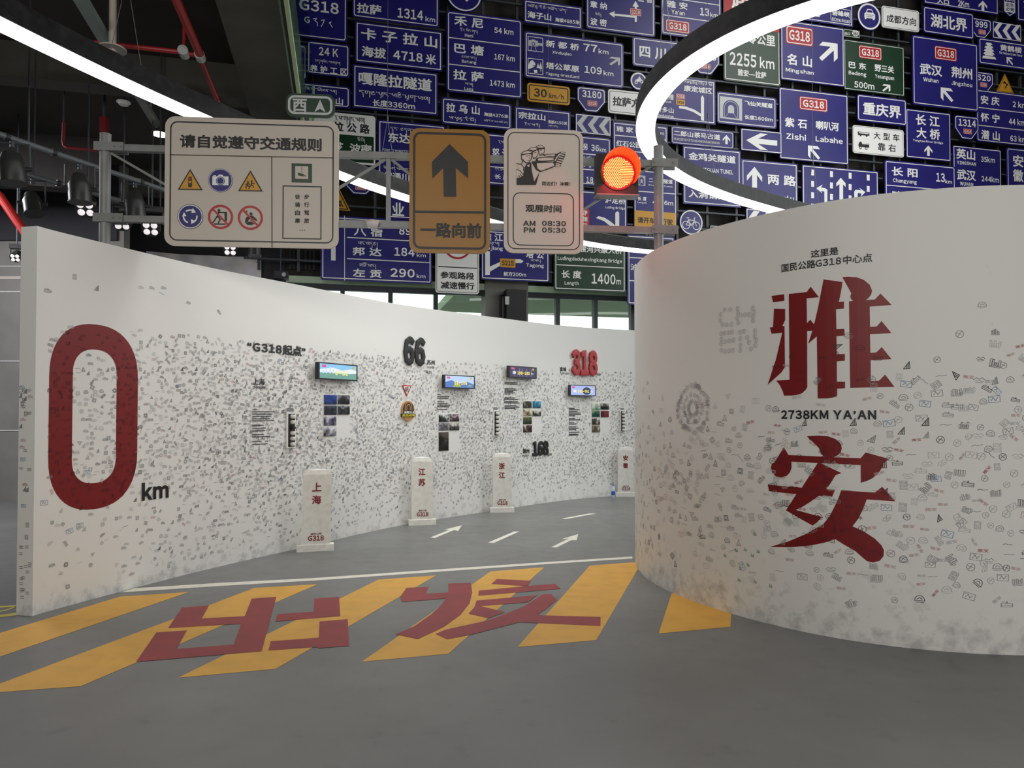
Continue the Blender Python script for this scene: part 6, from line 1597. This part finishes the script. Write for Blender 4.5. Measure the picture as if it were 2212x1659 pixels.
# traffic light
TF = GF_.off(.036)
u0, v0, u1, v1 = TF.box(1283.5, 340.5, 1372, 427)
c = TF.p((u0 + u1) / 2, v0)
tl = empty('traffic_light', c, 'square black traffic light glowing red at the right end of the gantry', 'traffic light')
b = MB(); b.box(TF.p((u0 + u1) / 2, (v0 + v1) / 2, .06), TF.U * (u1 - u0) / 2, TF.N * .06, Vector((0, 0, (v1 - v0) / 2))); b.build('housing', M['blackmetal'], tl)
b = MB(); b.box(TF.p((u0 + u1) / 2, v0 - .006, .07), TF.U * (u1 - u0) / 2 * 1.02, TF.N * .075, Vector((0, 0, .006))); b.build('base_lip', M['steel'], tl)
cu, cv = TF.px(1329, 383); R0 = cv - TF.px(1329, 383 + 33)[1]
CF = TF.off(.12)
b = MB(); b.tube([CF.p(cu, cv, -.002), CF.p(cu, cv, .012)], R0 * 1.12, 48); b.build('lens_ring', mat('lens_ring_red', (.10, .004, .004), .4), tl)
b = MB(); b.flat([circle(cu, cv, R0 * 1.04, n=48)], CF, .014); b.build('lens', mat('lens_red_glow', (.2, .0, .0), .4, emit=(1, .01, .015), estr=1.6), tl)
# three sectors of diode rows
V, Fs = [], []
b = MB()
def led(x, y):
    r = R0 * .030
    b.add([CF.p(x + dx * r, y + dy * r, .016) for dx, dy in ((1, 0), (.7, .7), (0, 1), (-.7, .7), (-1, 0), (-.7, -.7), (0, -1), (.7, -.7))] + [CF.p(x, y, .019)], [(i, (i + 1) % 8, 8) for i in range(8)])
for s_ in range(3):
    a = math.radians(0 + 120 * s_)
    ex = Vector((math.cos(a), math.sin(a))); ey = Vector((-ex.y, ex.x))
    for j in range(-9, 10):
        off = j * R0 * .105
        start = abs(off) * math.tan(math.radians(30)) + .02 * R0
        k = 0
        while True:
            r = start + k * R0 * .068
            p_ = ex * r + ey * off
            if p_.length > R0 * .98: break
            led(cu + p_.x, cv + p_.y); k += 1
lo = b.build('diode_array', mat('diode_amber_glow', (.9, .4, .1), .4, emit=(1.0, .50, .10), estr=3.2), tl)
lo['kind'] = 'stuff'
# visor: hood open below
b = MB(); n = 30
for i in range(n + 1):
    t = math.radians(-38 + 256 * i / n)
    L_ = .20 * (.42 + .58 * max(0, math.sin((t - math.radians(-38)) / math.radians(256) * math.pi)) ** .7)
    for rr, nn in ((1.13, 0), (1.20, L_), (1.22, L_), (1.15, 0)):
        b.v.append(CF.p(cu + R0 * rr * math.cos(t), cv + R0 * rr * math.sin(t), nn))
for i in range(n):
    for j in range(4):
        a_, c_ = i * 4 + j, i * 4 + (j + 1) % 4
        b.f.append([a_, c_, c_ + 4, a_ + 4]); b.m.append(0)
vz = b.build('visor', mat('visor_painted_glow', (.80, .16, .03), .45), tl); smooth_angle(vz, 50)  # black hood; the red glow of the lens is put into its colour
pl_ = bpy.data.lights.new('signal_glow', 'POINT'); pl_.shadow_soft_size = .06; pl_.energy = 9; pl_.color = (1, .05, .05)
po_ = bpy.data.objects.new('signal_glow', pl_); po_.location = CF.p(cu, cv - .02, .24); COL.objects.link(po_)

# small dome lamp under the lower rail
u, v = GF_.px(806, 481)
dm = empty('dome_lamp', GF_.p(u, v - .03, .03), 'small clear dome fixed to the lower gantry rail', 'dome')
b = MB()
prof = [(0.0, .062), (-.012, .06), (-.035, .05), (-.05, .034), (-.058, .012)]
b.tube([GF_.p(u, zL - .0 + z, .075) for z, r in prof], [r for z, r in prof], 24)
o = b.build('dome_cover', mat('dome_plastic', (.66, .66, .68), .15), dm); smooth_angle(o, 60)
b = MB(); b.cyl(GF_.p(u, zL + .012, .075), GF_.p(u, zL, .075), .066, 24); b.build('dome_base', M['offwhite'], dm)
b = MB(); b.box(GF_.p(u, zL + .004, .054), GF_.U * .02, GF_.N * .02, Vector((0, 0, .008))); b.build('dome_arm', M['offwhite'], dm)

# ------------------------------------------------------------------ hanging light ribbons
ZLAMP = 4.9
def ribbon(name, label, px_pts, wires, extra0=None, extra1=None):
    P = [at_z(x, y, ZLAMP) for x, y in px_pts]
    if extra0: P = [Vector((*e, ZLAMP)) for e in extra0] + P
    if extra1: P = P + [Vector((*e, ZLAMP)) for e in extra1]
    path = smooth_path(P, .09, 7, 2)
    n = len(path)
    T_ = []
    for i in range(n):
        d = (path[min(i + 1, n - 1)] - path[max(i - 1, 0)]).normalized(); T_.append(Vector((d.y, -d.x)))
    t = empty(name, (path[n // 2].x, path[n // 2].y, ZLAMP), label, 'lamp', 'hanging light ribbons')
    def sweep(nm, prof, m, close=True):
        b = MB(); k = len(prof)
        for i in range(n):
            for w, h in prof: b.v.append(Vector((path[i].x + T_[i].x * w, path[i].y + T_[i].y * w, ZLAMP + h)))
        for i in range(n - 1):
            for j in range(k if close else k - 1):
                a, c = i * k + j, i * k + (j + 1) % k
                b.f.append([a, c, c + k, a + k]); b.m.append(0)
        if close:
            b.f.append(list(range(k))[::-1]); b.f.append([(n - 1) * k + j for j in range(k)]); b.m += [0, 0]
        o = b.build(nm, m, t); smooth_angle(o, 40); return o
    hw = .115
    sweep('housing', [(-hw, .0), (hw, .0), (hw, .20), (-hw, .20)], M['housing'])
    sweep('diffuser', [(-hw * .96, -.002)] + [(-hw * .96 * math.cos(math.pi * i / 8), -.002 - .055 * math.sin(math.pi * i / 8)) for i in range(1, 8)] + [(hw * .96, -.002)], M['lamp'])
    sweep('top_channel', [(-.05, .202), (.05, .202), (.05, .235), (-.05, .235)], M['darksteel'])
    for wx, wy in wires:
        # nearest place on the ribbon to the picture column
        best = min(range(n), key=lambda i: (project(Vector((path[i].x, path[i].y, ZLAMP + .2)))[0] - wx) ** 2 + .3 * (project(Vector((path[i].x, path[i].y, ZLAMP + .2)))[1] - wy) ** 2)
        i0, i1 = max(0, best - 2), min(n - 1, best + 2)
        q = Vector((path[best].x, path[best].y, ZLAMP + .23))
        ap = q + Vector((0, 0, .85))
        under = (Vector((q.x, q.y, 0)) - E0).dot(nv) < .05
        top = 6.04 if under else 14.89
        b = MB()
        for i in (i0, i1): b.tube([Vector((path[i].x, path[i].y, ZLAMP + .2)), ap], .0035, 5)
        b.tube([ap, Vector((q.x, q.y, top))], .0035, 5)
        b.cyl(ap - Vector((0, 0, .02)), ap + Vector((0, 0, .05)), .012, 8)
        b.build('suspension_wire', M['steel'], t)
    return t
ribbon('light_ribbon', 'long hanging light ribbon running from the upper left to behind the gantry signs', [(0, 50), (145, 121), (289, 190), (410, 243), (730, 377), (883, 429), (1075, 482), (1261, 525), (1400, 543.5)], [(275, 130), (840, 390), (1186, 480)], [(-4.9, 4.4), (-4.65, 5.2)], [(4.6, 15.0), (6.0, 15.0)])
ribbon('light_ribbon', 'hooked light ribbon curling round at the upper right before the blue signs', [(1790, -5), (1700, 22), (1643, 47), (1571, 79.6), (1508, 115.7), (1453.7, 153.7), (1412, 199), (1390, 244), (1386, 287), (1390, 308), (1403.5, 333), (1422, 356), (1457, 376.5), (1500, 398), (1580, 428), (1671, 453)], [(1426, 130), (1530, 395), (1760, 440)], [(4.6, 4.9), (3.7, 5.1)], [(6.2, 12.9), (8.0, 13.0)])

# ------------------------------------------------------------------ under the gallery: pipes, tray, stage lights
def pz(x, y, z): return at_z(x, y, z)
ZP = 5.56
pp = empty('sprinkler_pipe', pz(432, 121, ZP), 'red sprinkler pipe run with a side branch under the gallery', 'pipe')
b = MB(); b.tube([pz(372, -20, ZP), pz(432, 118, ZP)], .045, 14); b.build('main_pipe', M['redpaint'], pp)
b = MB(); b.tube([pz(432, 124, ZP), pz(480, 240, ZP)], .032, 12); b.build('branch_pipe', M['redpaint'], pp)
b = MB(); b.tube([pz(430, 121, ZP), pz(395, 113, ZP), pz(180, 89, ZP), pz(-20, 66, ZP)], .026, 12); b.build('cross_pipe', M['redpaint'], pp)
q = pz(397, 113, ZP); b = MB(); b.tube([q, q + Vector((0, 0, .6))], .018, 10); b.build('riser', M['redpaint'], pp)
for x, y in ((432, 121), (397, 113)):
    q = pz(x, y, ZP); b = MB(); b.cyl(q - V_ * .06, q + V_ * .06, .055, 14); b.build('fitting', M['silver'], pp)
ty = empty('cable_tray', pz(250, 130, 5.46), 'pale green steel tray running under the gallery behind the light ribbon', 'tray')
b = MB(); b.bar(pz(165, -18, 5.46), pz(252, 128, 5.46), .12, .06); b.build('tray_body', mat('mint_steel', srgb(150, 168, 164), .45), ty)
b = MB(); b.bar(pz(252, 128, 5.46), pz(338, 268, 5.46), .09, .06); b.build('tray_end', M['steel'], ty)
q0 = pz(338, 268, 5.46)
for f in (.1, .9):
    q = pz(165, -18, 5.46).lerp(q0, f); b = MB(); b.tube([q, Vector((q.x, q.y, 6.06))], .012, 8); b.build('hanger', M['steel'], ty)
fl = empty('floodlight', q0, 'small glowing floodlight hung from the tray end beside the rules board', 'lamp')
b = MB(); b.bar(q0 - Vector((0, 0, .034)), q0 - Vector((-.03, .0, .12)), .03, .03); b.build('bracket', M['steel'], fl)
qc = at_y(345, 289, q0.y)
b = MB(); b.tube([qc + Vector((0, 0, .06)), qc], [.05, .1], 20); b.build('lamp_shade', M['darksteel'], fl)
b = MB(); b.tube([qc, qc - Vector((0, 0, .02))], [.092, .085], 20); b.build('lens', mat('warm_lens', (1, .9, .6), .4, emit=(1, .86, .5), estr=9), fl)
hp = empty('hanging_post', pz(232, 118, 5.3), 'white painted post with a round flange hanging from the gallery ceiling', 'post')
q = pz(243, 112, 5.25); b = MB(); b.tube([q, Vector((q.x, q.y, 6.04))], .036, 12); b.build('tube', M['offwhite'], hp)
b = MB(); b.cyl(q + Vector((0, 0, .02)), q + Vector((0, 0, .035)), .13, 24); b.build('flange', M['offwhite'], hp)
b = MB(); b.tube([q + Vector((.06, 0, .1)), Vector((q.x + .05, q.y, 6.06))], .009, 6); b.build('cable', M['black'], hp)
# second red pipes: short square standpipe behind the left pole and elbow
rp_ = empty('drop_pipe', at_y(226, 330, 9.3), 'dark red upright pipe above the left gantry pole', 'pipe')
b = MB(); b.bar(at_y(225, 254, 9.3), at_y(225, 330, 9.3), .08, .08, up=(0, 1, 0)); b.build('upright', mat('dark_red_paint', srgb(128, 20, 34), .5), rp_)
b = MB(); q = at_y(225, 254, 9.3); b.tube([q, Vector((q.x, q.y, 6.05))], .02, 8); b.build('hanger', M['darksteel'], rp_)
ep = empty('elbow_pipe', at_y(137, 318, 9.0), 'thin red pipe bent upward behind the left gantry pole', 'pipe')
b = MB(); b.tube([at_y(215, 325, 9.0), at_y(145, 319, 9.0), at_y(138, 314, 9.0), at_y(136.5, 305, 9.0), at_y(138, 265, 9.0)], .022, 10); b.build('pipe', mat('dark_red_paint', (0, 0, 0)), ep)
q = at_y(138, 262, 9.0); b = MB(); b.tube([q, Vector((q.x, q.y, 6.05))], .012, 8); b.build('hanger', M['darksteel'], ep)
rw = empty('wall_pipe', at_y(10, 440, 9.5), 'bright red pipe slanting down behind the end of the left partition', 'pipe')
b = MB(); b.tube([at_y(-70, 365, 9.5), at_y(0, 424, 9.5), at_y(52, 500, 9.5), at_y(120, 600, 9.5)], .055, 14); b.build('pipe', mat('bright_red_paint', srgb(205, 44, 40), .45), rw)
b = MB(); q = at_y(-40, 390, 9.5); b.tube([q, Vector((q.x, q.y, 6.05))], .012, 8); b.build('hanger', M['darksteel'], rw)

ZT = 4.35
def truss(px0, px1, label):
    a, c = pz(*px0, ZT), pz(*px1, ZT)
    t = empty('lighting_bar', (a + c) / 2, label, 'bar')
    b = MB(); b.tube([a, c], .03, 12); b.build('tube', mat('bar_steel', srgb(104, 106, 110), .4, .3), t)
    for f in (.12, .3, .5, .7, .88):
        q = a.lerp(c, f)
        b = MB(); d = (c - a).normalized(); b.cyl(q - d * .02, q + d * .02, .037, 12); b.build('cable_tie', M['blackmetal'], t)
    for f in (.2, .8):
        q = a.lerp(c, f); b = MB(); b.tube([q, Vector((q.x, q.y, 6.05))], .01, 6); b.build('hanger', M['darksteel'], t)
    return a, c
A0, A1 = truss((-60, 270), (420, 432.5), 'upper steel lighting bar slanting down behind the left gantry pole')
B0, B1 = truss((-40, 350), (420, 478), 'lower steel lighting bar crossing behind the left gantry pole')
def on(a, c, px):
    best = min((abs(project(a.lerp(c, i / 200))[0] - px), i) for i in range(201))[1]
    return a.lerp(c, best / 200)
def par_can(top, dz, r, h, label, aim=(0, 0)):
    t = empty('stage_light', top, label, 'stage light', 'stage lights under the gallery')
    c = top - Vector((0, 0, dz))
    ax = Vector((aim[0], aim[1], -1)).normalized()
    b = MB(); b.cyl(top - Vector((0, 0, .034)), top - Vector((0, 0, .09)), .022, 10); b.build('hook_clamp', M['darksteel'], t)
    b = MB(); s_ = Vector((1, .3, 0)).normalized()
    b.tube([c + s_ * (r + .03), c + s_ * (r + .03) + Vector((0, 0, dz - .05)), c - s_ * (r + .03) + Vector((0, 0, dz - .05)), c - s_ * (r + .03)], .01, 6); b.build('yoke', M['darksteel'], t)
    b = MB(); b.tube([c - ax * h * .55, c - ax * h * .5, c - ax * h * .2, c - ax * h * .12, c + ax * h * .5], [r * .45, r * .62, r * .9, r, r], 22)
    o = b.build('can_body', mat('can_black', (.03, .032, .03), .35), t); smooth_angle(o, 35)
    b = MB(); b.tube([c + ax * h * .5, c + ax * h * .53], [r * 1.06, r * 1.06], 22); b.build('front_ring', M['blackmetal'], t)
    for sg in (-1, 1):
        b = MB(); b.cyl(c + s_ * sg * r * .95, c + s_ * sg * (r + .05), .022, 10); b.build('tilt_knob', M['blackmetal'], t)
par_can(on(A0, A1, 28), .30, .125, .30, 'black stage light can at the left edge, first on the upper bar', (.1, .0))
par_can(on(A0, A1, 172), .30, .115, .30, 'black stage light can in the middle of the upper bar, left of the pole', (.05, 0))
par_can(on(A0, A1, 293), .30, .115, .29, 'black stage light can on the upper bar, right of the left gantry pole', (.05, 0))
par_can(on(B0, B1, 72), .32, .10, .26, 'small dark stage light can on the lower bar near the left edge', (.3, -.2))
def quad_head(px, py, d, top, label, sz=.115):
    q = at_y(px, py, d)
    t = empty('moving_head_light', q, label, 'stage light', 'four-lens stage lights')
    ax = Vector((.25, -.75, -.6)).normalized(); s_ = ax.cross(Vector((0, 0, 1))).normalized(); u_ = s_.cross(ax)
    k = MB()
    ring = lambda c, r: [c + s_ * r * math.cos(math.radians(a)) + u_ * r * math.sin(math.radians(a)) for a in range(22, 382, 45)]
    P_ = ring(q, sz * 1.05) + ring(q - ax * sz * 1.1, sz * 1.0) + ring(q - ax * sz * 2.3, sz * .6)
    Fs = [tuple(range(8)), tuple(range(16, 24))[::-1]]
    for r in (0, 8): Fs += [(r + j, r + (j + 1) % 8, r + 8 + (j + 1) % 8, r + 8 + j) for j in range(8)]
    k.add(P_, Fs); k.build('head', mat('can_black', (0, 0, 0)), t)
    for i in (-1, 1):
        for j in (-1, 1):
            c = q + s_ * i * sz * .4 + u_ * j * sz * .4
            b = MB(); b.tube([c + ax * .001, c + ax * .012, c + ax * .02], [sz * .34, sz * .32, sz * .18], 16)
            o = b.build('lens', mat('pale_lens', (.9, .88, .9), .3, emit=(1, .93, .95), estr=.75), t); smooth_angle(o, 60)
    c = q - ax * sz * 1.2
    b = MB()
    for sg in (-1, 1): b.tube([c + s_ * sg * sz * 1.12, c + s_ * sg * sz * 1.12 + Vector((0, 0, sz * 1.6))], .012, 6)
    b.box(c + Vector((0, 0, sz * 1.7)), s_ * sz * 1.2, s_.cross(Vector((0, 0, 1))) * .05, Vector((0, 0, .035)))
    b.build('yoke', M['blackmetal'], t)
    b = MB(); b.tube([c + Vector((0, 0, sz * 1.7)), Vector((c.x, c.y, top))], .012, 6); b.build('hanger', M['darksteel'], t)
quad_head(184, 451, 8.3, 6.05, 'lit four-lens stage light left of the gantry pole')
quad_head(263, 482, 9.4, 6.05, 'lit four-lens stage light showing under the lower gantry rail')
quad_head(325, 494, 9.2, 6.05, 'lit four-lens stage light tucked against the left edge of the rules board')
quad_head(497, 540, 11.5, 6.05, 'lit four-lens stage light just below the middle of the rules board')
quad_head(33, 557, 10.5, 6.05, 'single bright stage light left of the partition end', .075)
# perforated dark lamp under the rules board and projector beside it
q = at_y(550, 546, 12.5)
t = empty('grille_light', q, 'dark light with a perforated front below the rules board', 'lamp')
b = MB(); b.tube([q + Vector((0, 0, .1)), q - Vector((0, 0, .05))], [.10, .115], 20); b.build('can_body', mat('can_black', (0, 0, 0)), t)
b = MB(); b.tube([q - Vector((0, 0, .05)), q - Vector((0, 0, .062))], [.112, .10], 20); b.build('grille', M['alu'], t)
b = MB(); b.tube([q + Vector((0, 0, .1)), Vector((q.x, q.y, 6.05))], .012, 6); b.build('hanger', M['darksteel'], t)
q = at_y(608, 596, 15.0)
t = empty('projector', q, 'black projector box on a thin drop rod left of the windows', 'projector')
b = MB(); b.box(q, Vector((.14, .03, 0)), Vector((-.03, .12, 0)), Vector((0, 0, .075))); b.build('body', M['blackmetal'], t)
b = MB(); q2 = q + Vector((-.02, 0, .07)); b.tube([q2, Vector((q2.x, q2.y, 6.05 if (q2 - E0).dot(nv) < 0 else 14.89))], .014, 8); b.build('drop_rod', M['darksteel'], t)
b = MB(); b.cyl(q + Vector((.1, -.12, 0)), q + Vector((.1, -.16, 0)), .045, 16); b.build('lens', M['alu'], t)
# ceiling disc
q = pz(267, 222, 5.62)
t = empty('ceiling_disc', q, 'small white round detector on the cross beam under the gallery', 'detector')
b = MB(); b.tube([q, q - Vector((0, 0, .03))], [.07, .055], 20); b.build('detector_body', M['white'], t)
b = MB(); b.tube([q + Vector((0, 0, .012)), q], [.085, .085], 20); b.build('detector_base', M['white'], t)

# black cabinet on the column between the windows
CW = WALLF.off(.13)
u0, v1 = CW.px(1088, 629); u1 = CW.px(1130, 629)[0]; v0 = v1 - 1.25
q = CW.p((u0 + u1) / 2, v0, .15)
t = empty('column_cabinet', q, 'black cabinet with a pale label on the column between the windows', 'cabinet')
b = MB(); b.box(CW.p((u0 + u1) / 2, (v0 + v1) / 2, .16), CW.U * (u1 - u0) / 2, CW.N * .15, Vector((0, 0, (v1 - v0) / 2))); b.build('body', M['blackmetal'], t)
lu0, lv1 = CW.off(.312).px(1091, 640); lu1, lv0 = CW.off(.312).px(1100, 658)
b = MB(); b.add([CW.p(a, c, .312) for a, c in ((lu0, lv0), (lu1, lv0), (lu1, lv1), (lu0, lv1))], [(0, 1, 2, 3)]); b.build('label_plate', M['silver'], t)
b = MB(); q = CW.p(u0 - .10, v1 - .12, .1); b.tube([CW.p(u0, v1 - .1, .1), q, q - Vector((0, 0, .5))], .03, 8); b.build('side_arm', M['blackmetal'], t)
